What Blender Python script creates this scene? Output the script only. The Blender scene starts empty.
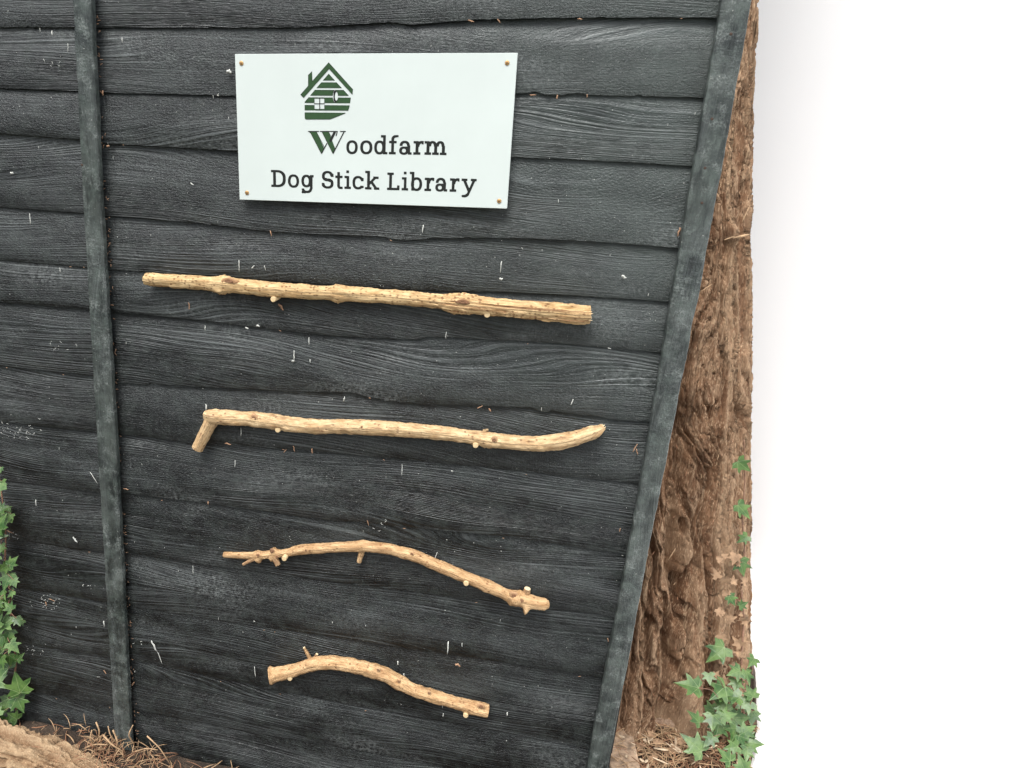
import bpy, math, random
import numpy as np
from mathutils import Matrix, Vector

random.seed(7)
rng = np.random.default_rng(11)
scene = bpy.context.scene
COL = scene.collection

# ------------------------------------------------------------------ camera model
CX, CY, F = 376.0, 384.0, 760.0          # principal point of the photo and focal length, pixels
DIST = 1.6724                             # camera to fence plane, metres
HCAM = 1.734                              # camera height above ground
Rx = np.array([0.97809632, 0.10644126, -0.17887943])   # fence right, in camera axes (x right, y down, z ahead)
Ry = np.array([0.20239875, -0.28567137, 0.93671053])   # away from the camera
Rz = np.array([0.04860391, -0.95239809, -0.3009577])   # up
RW = np.array([Rx, Ry, Rz])
CAM = np.array([0.0, -DIST, HCAM])

def ray(x, y):
    return RW @ np.array([x - CX, y - CY, F])

def at(x, y, Y=0.0):
    """point of the vertical plane at depth Y seen at photo position x, y"""
    w = ray(x, y)
    return CAM + w * ((DIST + Y) / w[1])

def gnd(x, y, z=0.0):
    w = ray(x, y)
    return CAM + w * ((z - HCAM) / w[2])

def depthpx(P):
    """pixels per metre at a point"""
    d = RW.T @ (np.array(P) - CAM)
    return F / d[2]

# ------------------------------------------------------------------ noise
def _h(ix, iy, iz, seed):
    n = (ix.astype(np.int64) * 374761393 + iy.astype(np.int64) * 668265263 + iz.astype(np.int64) * 2147483647 + seed * 974711) & 0xFFFFFFFF
    n = ((n ^ (n >> 13)) * 1274126177) & 0xFFFFFFFF
    n = (n ^ (n >> 16)) & 0xFFFFFFFF
    n = (n * 2246822519) & 0xFFFFFFFF
    n = (n ^ (n >> 15)) & 0xFFFF
    return n.astype(np.float64) / 32767.5 - 1.0

def vnoise(x, y, z=0.0, seed=0):
    x, y, z = np.broadcast_arrays(np.asarray(x, float), np.asarray(y, float), np.asarray(z, float))
    ix, iy, iz = np.floor(x), np.floor(y), np.floor(z)
    fx, fy, fz = x - ix, y - iy, z - iz
    sx, sy, sz = [t * t * t * (t * (t * 6 - 15) + 10) for t in (fx, fy, fz)]
    r = 0
    for a in (0, 1):
        wa = sx if a else 1 - sx
        for b in (0, 1):
            wb = sy if b else 1 - sy
            for c in (0, 1):
                wc = sz if c else 1 - sz
                r = r + wa * wb * wc * _h(ix + a, iy + b, iz + c, seed)
    return r

def fbm(x, y, z=0.0, o=4, seed=0, g=0.5):
    r, a, f = 0, 1.0, 1.0
    for k in range(o):
        r = r + a * vnoise(x * f, y * f, z * f, seed + k * 17)
        a *= g; f *= 2.03
    return r

# ------------------------------------------------------------------ object helpers
def prop(o, label=None, cat=None, group=None, kind=None):
    if label: o['label'] = label
    if cat: o['category'] = cat
    if group: o['group'] = group
    if kind: o['kind'] = kind
    return o

def empty(name, loc, label, cat, group=None):
    o = bpy.data.objects.new(name, None)
    COL.objects.link(o); o.location = loc
    o.empty_display_size = 0.05
    return prop(o, label, cat, group)

def build(name, V, Fc, mats, parent=None, origin=None, smooth=True, midx=None, uv=None, auto=None):
    V = np.asarray(V, float)
    off = np.array([0., 0., 0.])
    p = parent
    while p is not None:
        off += np.array(p.location); p = p.parent
    if origin is not None:
        loc = np.asarray(origin, float)
    else:
        loc = off if parent is not None else V.mean(0) * 0
    me = bpy.data.meshes.new(name)
    me.from_pydata([tuple(v) for v in (V - loc)], [], Fc)
    if not isinstance(mats, (list, tuple)): mats = [mats]
    for m in mats: me.materials.append(m)
    if midx is not None: me.polygons.foreach_set('material_index', np.asarray(midx, np.int32))
    me.polygons.foreach_set('use_smooth', [bool(smooth)] * len(me.polygons))
    if uv is not None:
        l = me.uv_layers.new(name='UVMap')
        idx = np.empty(len(me.loops), np.int32); me.loops.foreach_get('vertex_index', idx)
        l.data.foreach_set('uv', np.asarray(uv, np.float32)[idx].ravel())
    if auto is not None:
        me.update()
        me.set_sharp_from_angle(angle=math.radians(auto))
    me.update()
    o = bpy.data.objects.new(name, me)
    COL.objects.link(o)
    o.location = loc - off
    o.parent = parent
    return o

class MB:
    def __init__(s): s.V = []; s.F = []; s.M = []; s.U = []
    def add(s, V, Fc, m=0, U=None):
        n = len(s.V)
        s.V += [tuple(v) for v in V]
        s.F += [tuple(i + n for i in f) for f in Fc]
        s.M += [m] * len(Fc)
        s.U += [tuple(u) for u in U] if U is not None else [(0., 0.)] * len(V)
    def box(s, lo, hi, m=0):
        x0, y0, z0 = lo; x1, y1, z1 = hi
        s.add([(x0,y0,z0),(x1,y0,z0),(x1,y1,z0),(x0,y1,z0),(x0,y0,z1),(x1,y0,z1),(x1,y1,z1),(x0,y1,z1)],
              [(0,3,2,1),(4,5,6,7),(0,1,5,4),(1,2,6,5),(2,3,7,6),(3,0,4,7)], m)
    def tube(s, pts, rad, seg=6, m=0, caps=True, mcap=None):
        V, Fc, U = sweep(pts, rad, seg)
        n = len(pts)
        s.add(V, Fc, m, U)
        if caps:
            b = len(s.V) - len(V)
            s.F.append(tuple(b + i for i in range(seg))[::-1]); s.M.append(m if mcap is None else mcap)
            s.F.append(tuple(b + (n - 1) * seg + i for i in range(seg))); s.M.append(m if mcap is None else mcap)
    def build(s, name, mats, parent=None, smooth=True, origin=None, auto=None):
        return build(name, s.V, s.F, mats, parent, origin, smooth, s.M, s.U, auto)

def frames(P):
    P = np.asarray(P, float)
    T = np.gradient(P, axis=0); T /= np.linalg.norm(T, axis=1)[:, None] + 1e-12
    ref = np.array([0., -1., 0.])
    if abs(T[0] @ ref) > 0.9: ref = np.array([1., 0., 0.])
    A = []
    for t in T:
        a = ref - t * (ref @ t); a /= np.linalg.norm(a) + 1e-12
        A.append(a); ref = a
    A = np.array(A)
    return P, T, A, np.cross(T, A)

def sweep(pts, rad, seg=8, fn=None):
    P, T, A, B = frames(pts)
    n = len(P); rad = np.broadcast_to(np.asarray(rad, float), (n,))
    L = np.concatenate([[0], np.cumsum(np.linalg.norm(np.diff(P, axis=0), axis=1))])
    V = []; U = []
    for i in range(n):
        for k in range(seg):
            a = 2 * math.pi * k / seg
            r = rad[i] if fn is None else fn(L[i], a, rad[i])
            V.append(P[i] + r * (math.cos(a) * A[i] + math.sin(a) * B[i]))
            U.append((L[i], k / seg))
    Fc = [(i*seg+k, i*seg+(k+1) % seg, (i+1)*seg+(k+1) % seg, (i+1)*seg+k) for i in range(n-1) for k in range(seg)]
    return V, Fc, U

# ------------------------------------------------------------------ materials
def mat(name):
    m = bpy.data.materials.new(name); m.use_nodes = True
    nt = m.node_tree
    return m, nt, nt.nodes['Principled BSDF']

class N:
    """tiny node-graph writer"""
    def __init__(s, nt): s.nt = nt
    def _in(s, sock, v):
        if isinstance(v, bpy.types.NodeSocket): s.nt.links.new(v, sock)
        else: sock.default_value = v
    def math(s, op, a, b=0.0, c=0.0, clamp=False):
        n = s.nt.nodes.new('ShaderNodeMath'); n.operation = op; n.use_clamp = clamp
        for i, v in enumerate((a, b, c)): s._in(n.inputs[i], v)
        return n.outputs[0]
    def vmath(s, op, a, b=(0, 0, 0)):
        n = s.nt.nodes.new('ShaderNodeVectorMath'); n.operation = op
        s._in(n.inputs[0], a); s._in(n.inputs[1], b)
        return n.outputs['Value'] if op in ('LENGTH', 'DOT_PRODUCT', 'DISTANCE') else n.outputs[0]
    def noise(s, v, scale=1.0, detail=3.0, rough=0.5, dist=0.0, dim='3D', w=None):
        n = s.nt.nodes.new('ShaderNodeTexNoise'); n.noise_dimensions = dim
        if dim != '1D': s._in(n.inputs['Vector'], v)
        if w is not None: s._in(n.inputs['W'], w)
        n.inputs['Scale'].default_value = scale; n.inputs['Detail'].default_value = detail
        n.inputs['Roughness'].default_value = rough; n.inputs['Distortion'].default_value = dist
        return n.outputs[0]
    def voro(s, v, scale=1.0, feat='F1'):
        n = s.nt.nodes.new('ShaderNodeTexVoronoi'); n.feature = feat
        s._in(n.inputs['Vector'], v); n.inputs['Scale'].default_value = scale
        return n.outputs[0], (n.outputs[1] if feat != 'DISTANCE_TO_EDGE' else None)
    def ramp(s, f, stops, interp='LINEAR'):
        n = s.nt.nodes.new('ShaderNodeValToRGB'); n.color_ramp.interpolation = interp
        e = n.color_ramp.elements
        while len(e) < len(stops): e.new(0.5)
        for el, (p, c) in zip(e, stops):
            el.position = p
            el.color = (c, c, c, 1) if isinstance(c, (int, float)) else (*c, 1)
        s._in(n.inputs[0], f)
        return n.outputs[0]
    def mapr(s, f, a, b, c=0.0, d=1.0):
        n = s.nt.nodes.new('ShaderNodeMapRange')
        s._in(n.inputs[0], f)
        for i, v in enumerate((a, b, c, d)): s._in(n.inputs[i + 1], v)
        return n.outputs[0]
    def mix(s, f, a, b):
        n = s.nt.nodes.new('ShaderNodeMix'); n.data_type = 'RGBA'
        s._in(n.inputs[0], f)
        s._in(n.inputs[6], (*a, 1) if isinstance(a, tuple) else a)
        s._in(n.inputs[7], (*b, 1) if isinstance(b, tuple) else b)
        return n.outputs[2]
    def bump(s, h, strength=1.0, dist=0.001, normal=None):
        n = s.nt.nodes.new('ShaderNodeBump')
        s._in(n.inputs['Height'], h); n.inputs['Strength'].default_value = strength; n.inputs['Distance'].default_value = dist
        if normal is not None: s._in(n.inputs['Normal'], normal)
        return n.outputs[0]
    def coord(s, which='Object'):
        return s.nt.nodes.new('ShaderNodeTexCoord').outputs[which]
    def sep(s, v):
        n = s.nt.nodes.new('ShaderNodeSeparateXYZ'); s._in(n.inputs[0], v); return n.outputs
    def comb(s, x, y, z):
        n = s.nt.nodes.new('ShaderNodeCombineXYZ')
        for i, v in enumerate((x, y, z)): s._in(n.inputs[i], v)
        return n.outputs[0]
    def rand(s):
        return s.nt.nodes.new('ShaderNodeObjectInfo').outputs['Random']

def fence_material(name, vertical=False, green=0.0):
    m, nt, bs = mat(name); g = N(nt)
    co = g.coord('Object'); r = g.rand()
    off = g.math('MULTIPLY', r, 53.0)
    s0 = g.sep(co)
    X = g.math('ADD', s0[2 if vertical else 0], off)
    Z = g.math('ADD', s0[0 if vertical else 2], g.math('MULTIPLY', r, 11.0))
    Yc = s0[1]
    # cathedral grain: contour lines of a gently warped height field
    warp = g.noise(g.comb(g.math('MULTIPLY', X, 1.1), Yc, g.math('MULTIPLY', Z, 6.0)), 1.0, 1.0, 0.4)
    warp2 = g.noise(g.comb(g.math('MULTIPLY', X, 3.5), Yc, g.math('MULTIPLY', Z, 16.0)), 1.0, 1.0, 0.5)
    h = g.math('ADD', g.math('ADD', Z, g.math('MULTIPLY', warp, 0.20)), g.math('MULTIPLY', warp2, 0.012))
    rings = g.noise(None, 1.0, 2.0, 0.55, dim='1D', w=g.math('MULTIPLY', h, 260.0))
    rings = g.mapr(rings, 0.35, 0.68)
    fibre = g.noise(g.comb(g.math('MULTIPLY', X, 14.0), g.math('MULTIPLY', Yc, 30.0), g.math('MULTIPLY', h, 650.0)), 1.0, 3.0, 0.6)
    saw = g.noise(g.comb(g.math('MULTIPLY', g.math('ADD', X, g.math('MULTIPLY', Z, 0.12)), 330.0), Yc, g.math('MULTIPLY', Z, 14.0)), 1.0, 2.0, 0.5)
    crumb = g.noise(g.comb(g.math('MULTIPLY', X, 150.0), Yc, g.math('MULTIPLY', Z, 260.0)), 1.0, 4.0, 0.65)
    mk = g.noise(g.comb(g.math('MULTIPLY', X, 2.2), Yc, g.math('MULTIPLY', Z, 7.0)), 1.0, 3.0, 0.6)
    mkA = g.mapr(mk, 0.38, 0.62)
    mkB = g.math('SUBTRACT', 1.0, mkA)
    hgt = g.math('MULTIPLY', g.math('MULTIPLY', rings, mkA), 0.62)
    hgt = g.math('ADD', hgt, g.math('MULTIPLY', fibre, 0.45))
    hgt = g.math('ADD', hgt, g.math('MULTIPLY', g.math('MULTIPLY', saw, mkB), 0.55))
    hgt = g.math('ADD', hgt, g.math('MULTIPLY', g.math('MULTIPLY', crumb, mkB), 1.3))
    hgt = g.math('ADD', hgt, g.math('MULTIPLY', crumb, 0.35))
    hgt = g.math('ADD', hgt, g.math('MULTIPLY', g.noise(g.comb(g.math('MULTIPLY', X, 60.0), Yc, g.math('MULTIPLY', h, 1500.0)), 1.0, 2.0, 0.6), 0.35))
    nrm = g.bump(hgt, 1.0, 0.0018)
    # paint: black with worn, chalky, slightly green patches, plus sheen put into the colour
    P3 = g.comb(X, Yc, Z)
    blot = g.noise(P3, 9.0, 5.0, 0.62)
    worn = g.math('MULTIPLY', g.mapr(blot, 0.42, 0.74), 0.8)
    stre = g.mapr(g.math('ADD', g.math('MULTIPLY', rings, 0.5), g.math('MULTIPLY', fibre, 0.6)), 0.45, 0.95)
    base = g.mix(worn, *((0.016, 0.021, 0.0195), (0.100, 0.115, 0.104)) if vertical else ((0.0018, 0.0022, 0.0023), (0.0070, 0.0088, 0.0088)))
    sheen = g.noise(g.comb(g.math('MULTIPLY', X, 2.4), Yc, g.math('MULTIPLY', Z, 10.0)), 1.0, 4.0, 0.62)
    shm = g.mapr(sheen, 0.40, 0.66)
    base = g.mix(g.math('MULTIPLY', stre, g.mapr(sheen, 0.44, 0.64, 0.0, 0.95)), base, (0.125, 0.138, 0.138))  # worn grain streaks, brightened in patches as sheen painted into the base colour
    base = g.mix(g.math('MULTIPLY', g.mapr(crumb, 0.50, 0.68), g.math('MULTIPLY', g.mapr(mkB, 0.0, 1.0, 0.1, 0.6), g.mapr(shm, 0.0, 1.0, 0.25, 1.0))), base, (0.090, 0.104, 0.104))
    if green:
        gb = g.mapr(g.noise(P3, 30.0, 6.0, 0.7), 0.46, 0.62)
        base = g.mix(g.math('MULTIPLY', gb, green), base, (0.105, 0.130, 0.115) if vertical else (0.055, 0.068, 0.060))
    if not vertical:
        # green-grey tint, stronger towards the upper right of the panel
        ur_tint = g.math('MULTIPLY', g.mapr(s0[0], 0.35, 1.0), g.mapr(s0[2], 1.0, 1.75))
        ur_tint = g.math('MULTIPLY', ur_tint, g.mapr(g.noise(co, 7.0, 5.0, 0.65), 0.30, 0.62, 0.35, 1.0))
        base = g.mix(g.math('MULTIPLY', ur_tint, g.mapr(fibre, 0.3, 0.7, 0.45, 1.0)), base, (0.062, 0.078, 0.070))
    pk = g.math('MULTIPLY', g.mapr(g.noise(g.comb(g.math('MULTIPLY', X, 3.0), Yc, g.math('MULTIPLY', Z, 9.0)), 1.0, 3.0, 0.6), 0.52, 0.70), g.mapr(g.noise(P3, 130.0, 3.0, 0.7), 0.42, 0.7))
    base = g.mix(g.math('MULTIPLY', pk, 0.6), base, (0.17, 0.185, 0.18))
    # dust, pollen and cobweb specks
    d1, c1 = g.voro(P3, 62.0)
    sp1 = g.math('MULTIPLY', g.math('LESS_THAN', d1, g.math('MULTIPLY', g.sep(c1)[1], 0.085)), g.math('GREATER_THAN', g.sep(c1)[0], 0.62))
    d2, c2 = g.voro(P3, 170.0)
    sp2 = g.math('MULTIPLY', g.math('LESS_THAN', d2, 0.14), g.math('GREATER_THAN', g.sep(c2)[0], 0.86))
    base = g.mix(g.math('MULTIPLY', sp2, 0.35), base, (0.26, 0.27, 0.25))
    base = g.mix(g.math('MULTIPLY', sp1, 0.6), base, (0.42, 0.43, 0.39))
    if vertical:
        sc = g.math('MULTIPLY', g.mapr(g.noise(P3, 26.0, 5.0, 0.7), 0.50, 0.66), g.mapr(g.noise(P3, 240.0, 4.0, 0.7), 0.40, 0.60))
        base = g.mix(g.math('MULTIPLY', sc, 0.75), base, (0.24, 0.265, 0.25))
        dk = g.mapr(g.noise(g.comb(g.math('MULTIPLY', X, 9.0), Yc, g.math('MULTIPLY', Z, 40.0)), 1.0, 5.0, 0.7), 0.52, 0.68)
        base = g.mix(g.math('MULTIPLY', dk, 0.8), base, (0.008, 0.010, 0.010))
    nt.links.new(base, bs.inputs['Base Color'])
    rg = g.mapr(g.math('ADD', g.math('MULTIPLY', blot, 0.6), g.math('MULTIPLY', fibre, 0.4)), 0.3, 0.7, 0.22, 0.40)
    rg = g.math('ADD', rg, g.math('MULTIPLY', shm, 0.10 if not vertical else 0.2))
    nt.links.new(rg, bs.inputs['Roughness'])
    nt.links.new(nrm, bs.inputs['Normal'])
    bs.inputs['Specular IOR Level'].default_value = 0.55; bs.inputs['Specular Tint'].default_value = (0.95, 0.99, 1.0, 1)
    return m

def plain(name, col, rough=0.6, metal=0.0, var=0.0, scale=20.0, bump=0.0, bdist=0.001, bscale=200.0, spec=0.5):
    m, nt, bs = mat(name); g = N(nt); co = g.coord('Object')
    if var:
        f = g.noise(co, scale, 5.0, 0.6)
        c = g.mix(g.mapr(f, 0.3, 0.7), tuple(x * (1 - var) for x in col), tuple(min(1, x * (1 + var)) for x in col))
        nt.links.new(c, bs.inputs['Base Color'])
    else: bs.inputs['Base Color'].default_value = (*col, 1)
    if bump:
        nt.links.new(g.bump(g.noise(co, bscale, 5.0, 0.6), bump, bdist), bs.inputs['Normal'])
    bs.inputs['Roughness'].default_value = rough
    bs.inputs['Metallic'].default_value = metal
    bs.inputs['Specular IOR Level'].default_value = spec
    return m

def stick_material(name, c0, c1, dark, streak=0.5, spots=0.6, flaky=None):
    m, nt, bs = mat(name); g = N(nt)
    uv = g.sep(g.coord('UV')); co = g.coord('Object')
    U = g.math('ADD', uv[0], g.math('MULTIPLY', g.rand(), 7.0))
    ang = g.math('MULTIPLY', uv[1], 2 * math.pi)
    cs = g.math('COSINE', ang); sn = g.math('SINE', ang)
    lv = lambda a, b: g.comb(g.math('MULTIPLY', U, a), g.math('MULTIPLY', cs, b), g.math('MULTIPLY', sn, b))
    st = g.noise(lv(26.0, 5.0), 1.0, 5.0, 0.65)
    bl = g.noise(lv(35.0, 1.6), 1.0, 3.0, 0.6)
    sd, sc = g.voro(lv(110.0, 2.6), 1.0)
    sp = g.math('MULTIPLY', g.mapr(sd, 0.42, 0.22), g.math('GREATER_THAN', g.sep(sc)[0], 1 - spots))
    base = g.mix(g.mapr(bl, 0.3, 0.7), c0, c1)
    base = g.mix(g.math('MULTIPLY', g.mapr(st, 0.54, 0.72), streak), base, dark)
    base = g.mix(g.math('MULTIPLY', sp, 0.75), base, dark)
    nt.links.new(base, bs.inputs['Base Color'])
    st2 = g.noise(lv(4.0, 9.0), 1.0, 4.0, 0.65)
    pat = g.mapr(g.noise(lv(22.0, 1.3), 1.0, 4.0, 0.65), 0.52, 0.66)
    base = g.mix(g.math('MULTIPLY', pat, streak * 0.8), base, tuple(0.5*a+0.5*b for a, b in zip(dark, c0)))
    if flaky is not None:
        fm = g.math('MULTIPLY', g.mapr(uv[0], flaky, flaky + 0.10), g.mapr(st2, 0.50, 0.60))
        base = g.mix(g.math('MULTIPLY', fm, 0.85), base, dark)
    nt.links.new(base, bs.inputs['Base Color'])
    hh = g.math('ADD', g.math('ADD', g.math('MULTIPLY', st, 0.9), g.math('MULTIPLY', bl, 0.5)), g.math('MULTIPLY', g.noise(co, 420.0, 3.0), 0.25))
    hh = g.math('SUBTRACT', hh, g.math('MULTIPLY', sp, 0.25))
    nt.links.new(g.bump(hh, 1.0, 0.004), bs.inputs['Normal'])
    bs.inputs['Roughness'].default_value = 0.72
    bs.inputs['Specular IOR Level'].default_value = 0.25
    return m

def bark_material(name, lo, mid, hi, zs=1.0):
    m, nt, bs = mat(name); g = N(nt); co = g.coord('Object')
    att = nt.nodes.new('ShaderNodeAttribute'); att.attribute_name = 'relief'
    s = g.sep(co)
    wx = g.noise(co, 6.0, 3.0, 0.6)
    v = g.comb(g.math('MULTIPLY', g.math('ADD', s[0], g.math('MULTIPLY', wx, 0.03)), 230.0), g.math('MULTIPLY', s[1], 230.0), g.math('MULTIPLY', s[2], 16.0 * zs))
    fib = g.noise(v, 1.0, 5.0, 0.65)
    v2 = g.comb(g.math('MULTIPLY', s[0], 32.0), g.math('MULTIPLY', s[1], 32.0), g.math('MULTIPLY', s[2], 4.0 * zs))
    pl = g.noise(v2, 1.0, 4.0, 0.6, 0.6)
    bl = g.noise(co, 14.0, 5.0, 0.65)
    c = g.mix(g.mapr(bl, 0.3, 0.7), lo, mid)
    c = g.mix(g.math('MULTIPLY', g.mapr(g.math('ADD', g.math('MULTIPLY', fib, 0.6), g.math('MULTIPLY', pl, 0.4)), 0.50, 0.66), 0.6), c, hi)
    fk, fc = g.voro(g.comb(g.math('MULTIPLY', s[0], 230.0), g.math('MULTIPLY', s[1], 230.0), g.math('MULTIPLY', s[2], 70.0 * zs)), 1.0)
    c = g.mix(g.math('MULTIPLY', g.math('GREATER_THAN', g.sep(fc)[0], 0.72), g.mapr(fk, 0.55, 0.2, 0.0, 0.45)), c, hi)
    c = g.mix(g.math('MULTIPLY', g.math('LESS_THAN', g.sep(fc)[1], 0.25), g.mapr(fk, 0.6, 0.2, 0.0, 0.4)), c, lo)
    # weathered outer flakes are paler than the red inner bark
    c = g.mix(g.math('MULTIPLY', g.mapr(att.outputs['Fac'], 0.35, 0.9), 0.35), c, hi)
    nt.links.new(c, bs.inputs['Base Color'])
    hh = g.math('ADD', g.math('ADD', g.math('SUBTRACT', fib, g.math('MULTIPLY', fk, 0.12)), g.math('MULTIPLY', pl, 0.8)), g.math('MULTIPLY', g.noise(co, 260.0, 3.0, 0.6), 0.3))
    nt.links.new(g.bump(hh, 1.0, 0.0060), bs.inputs['Normal'])
    bs.inputs['Roughness'].default_value = 0.85
    bs.inputs['Specular IOR Level'].default_value = 0.2
    return m

def leaf_material(name, c0, c1, vein, rough=0.42):
    m, nt, bs = mat(name); g = N(nt)
    uv = g.sep(g.coord('UV')); co = g.coord('Object')
    ang = g.math('ARCTAN2', uv[0], g.math('ADD', uv[1], 0.001))
    rad = g.math('SQRT', g.math('ADD', g.math('MULTIPLY', uv[0], uv[0]), g.math('MULTIPLY', uv[1], uv[1])))
    v = g.math('MULTIPLY', g.math('ABSOLUTE', g.math('SINE', g.math('MULTIPLY', ang, 3.6))), rad)
    vm = g.mapr(v, 0.055, 0.015)
    f = g.noise(co, 28.0, 3.0, 0.6)
    c = g.mix(g.mapr(f, 0.38, 0.62), c0, c1)
    c = g.mix(g.math('MULTIPLY', vm, 0.5), c, vein)
    nt.links.new(c, bs.inputs['Base Color'])
    bs.inputs['Roughness'].default_value = rough
    bs.inputs['Specular IOR Level'].default_value = 0.5
    nt.links.new(g.bump(g.math('ADD', g.noise(co, 160.0, 3.0), g.math('MULTIPLY', vm, -0.8)), 0.5, 0.0012), bs.inputs['Normal'])
    return m

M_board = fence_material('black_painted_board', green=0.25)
M_batten = fence_material('black_painted_batten', vertical=True, green=0.5)
M_sign = plain('white_sign_plastic', (0.545, 0.600, 0.572), 0.33, var=0.03, scale=6.0)
M_ink = plain('dark_print', (0.014, 0.016, 0.014), 0.6, spec=0.2)
M_green = plain('green_print', (0.028, 0.066, 0.026), 0.6, var=0.12, scale=120, spec=0.2)
M_brass = plain('brass_screw', (0.50, 0.30, 0.12), 0.45, metal=0.6, var=0.3, scale=400)
M_slot = plain('screw_slot', (0.05, 0.03, 0.02), 0.8)
M_stick = stick_material('peeled_stick_wood', (0.46, 0.29, 0.13), (0.74, 0.55, 0.30), (0.18, 0.08, 0.035), 0.65, 0.55, flaky=0.62)
M_stick_b = stick_material('patchy_stick_wood', (0.43, 0.27, 0.13), (0.73, 0.55, 0.32), (0.20, 0.10, 0.055), 0.9, 0.2)
M_stick_c = stick_material('brown_stick_wood', (0.38, 0.22, 0.10), (0.67, 0.46, 0.25), (0.19, 0.08, 0.035), 0.75, 0.22)
M_knot = stick_material('knotty_stick_wood', (0.36, 0.20, 0.10), (0.56, 0.38, 0.21), (0.13, 0.06, 0.035), 0.8, 0.6)
M_cut = plain('fresh_cut_wood', (0.74, 0.58, 0.35), 0.7, var=0.15, scale=300)
M_scar = plain('knot_scar', (0.20, 0.10, 0.05), 0.8, var=0.4, scale=500, bump=0.6)
M_peg = plain('dowel_wood', (0.60, 0.45, 0.25), 0.75, var=0.12, scale=250)
M_nail = plain('grey_nail', (0.25, 0.27, 0.29), 0.45, metal=0.7)
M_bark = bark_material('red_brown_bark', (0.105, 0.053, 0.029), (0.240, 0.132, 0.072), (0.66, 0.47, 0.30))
M_logbark = bark_material('pale_rotting_bark', (0.17, 0.095, 0.05), (0.34, 0.22, 0.125), (0.60, 0.45, 0.28), zs=8.0)
M_leaf = leaf_material('ivy_leaf', (0.026, 0.076, 0.014), (0.095, 0.170, 0.042), (0.26, 0.34, 0.15))
M_stem = plain('ivy_stem', (0.22, 0.12, 0.075), 0.7, var=0.3, scale=80)
M_dry = plain('dry_leaf', (0.30, 0.19, 0.11), 0.8, var=0.35, scale=60, bump=0.5)
M_straw = plain('dry_straw', (0.38, 0.25, 0.14), 0.8, var=0.4, scale=45)
M_straw2 = plain('red_straw', (0.26, 0.13, 0.07), 0.85, var=0.4, scale=45)
M_fleck = plain('pale_fleck', (0.52, 0.53, 0.49), 0.8, var=0.35, scale=60)
M_chip = plain('orange_wood_chip', (0.34, 0.20, 0.12), 0.85, var=0.4, scale=300)
M_slab = plain('grey_driftwood', (0.34, 0.24, 0.16), 0.9, var=0.6, scale=40, bump=0.8, bdist=0.004, bscale=60)
M_wall = plain('white_render', (0.90, 0.915, 0.925), 0.85, var=0.005, scale=3.0, bump=0.15, bdist=0.001, bscale=120, spec=0.2)

# ------------------------------------------------------------------ the fence
# lower edges of the lapped boards, as seen in the photograph (photo pixels on the fence plane)
LINES = [
 [(-40,27),(0,27),(75,27),(105,27),(200,27),(300,27),(390,21.5),(412,25),(440,21.5),(472,19.5),(540,17.5),(640,17.2),(720,17.5),(745,18)],
 [(-40,86.5),(0,88),(78,91),(105,92.5),(205,95),(234,96),(330,94),(420,92),(515,93),(535,92),(548,95),(575,94.5),(702,97),(730,98)],
 [(-40,130),(0,133),(78,139),(107,143),(235,151),(380,153),(512,157),(590,160),(690,166),(715,168)],
 [(-40,204),(0,207),(83,213),(112,216.5),(190,222),(265,231),(320,234.5),(380,236.5),(402,240.5),(420,240),(435,238),(520,238),(600,242),(676,247.5),(700,249)],
 [(-40,256),(0,260),(88,267),(112,270),(146,272),(250,279),(350,286),(430,291),(520,293),(590,297),(668,302),(690,304)],
 [(-40,298),(0,302),(88,309),(112,312),(145,315),(200,320),(260,328),(330,336),(400,339.5),(418,340),(425,337),(450,338),(530,342),(600,347),(660,353),(680,355)],
 [(-40,361),(0,366),(90,376),(118,383),(200,387),(290,391.5),(350,393),(385,401),(430,405),(470,405),(530,408),(545,413),(555,411),(600,418),(650,423),(670,425)],
 [(-40,417),(0,421.7),(96,432),(120,435),(200,443),(300,450),(350,455),(450,465),(550,475),(640,485),(655,487)],
 [(-40,476),(0,480),(100,493),(122,493),(208,504),(334,521),(360,523),(512,538),(624,555),(640,558)],
 [(-40,533),(8,540),(105,553),(126,553),(188,563),(343,584),(360,586),(565,611),(612,618),(625,620)],
 [(-40,581),(21,589),(107,604),(135,608),(217,622),(334,638),(360,642),(565,672),(600,678),(615,680)],
 [(-40,635),(26,645),(113,658.6),(138,663),(217,679),(305,697),(360,708),(506,734),(578,748),(600,752)],
 [(-40,681),(28,692),(113,707),(141,712),(246,732),(360,752),(480,776),(600,798)],
 [(-40,727),(28,737),(113,750),(150,758),(300,788),(600,845)],
]
XL, XR = -1.80, 0.345
xg = np.arange(XL, XR + 0.001, 0.006)
lines = []
for i, L in enumerate(LINES):
    P = np.array([at(x, y, -0.008) for x, y in L])
    o = np.argsort(P[:, 0]); P = P[o]
    z = np.interp(xg, P[:, 0], P[:, 2])
    lo = xg < P[0, 0]
    if lo.any():
        sl = (P[1, 2] - P[0, 2]) / (P[1, 0] - P[0, 0]) * 0.4
        z[lo] = P[0, 2] + (xg[lo] - P[0, 0]) * sl
    hi = xg > P[-1, 0]
    z[hi] = P[-1, 2]
    k = np.array([.25, .5, .25]); zz = z.copy(); zz[1:-1] = z[:-2]*.25 + z[1:-1]*.5 + z[2:]*.25; z = zz
    z = z + 0.0006 * vnoise(xg * 70, i * 3.7, seed=3) + 0.0007 * vnoise(xg * 14, i * 5.1, seed=4)
    # ragged, waney chips
    chip = np.clip(vnoise(xg * 45, i * 9.1, seed=8) - (0.45 if i == 6 else 0.72), 0, 1) * 0.010
    lines.append(z + chip)
top2 = lines[0] + 0.125; top1 = top2 + 0.13
lines = [top1, top2] + lines

fence = empty('fence_panel', (-0.7, 0, 0), 'black painted waney lap wooden fence panel that carries the white sign and the four sticks', 'fence')

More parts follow.
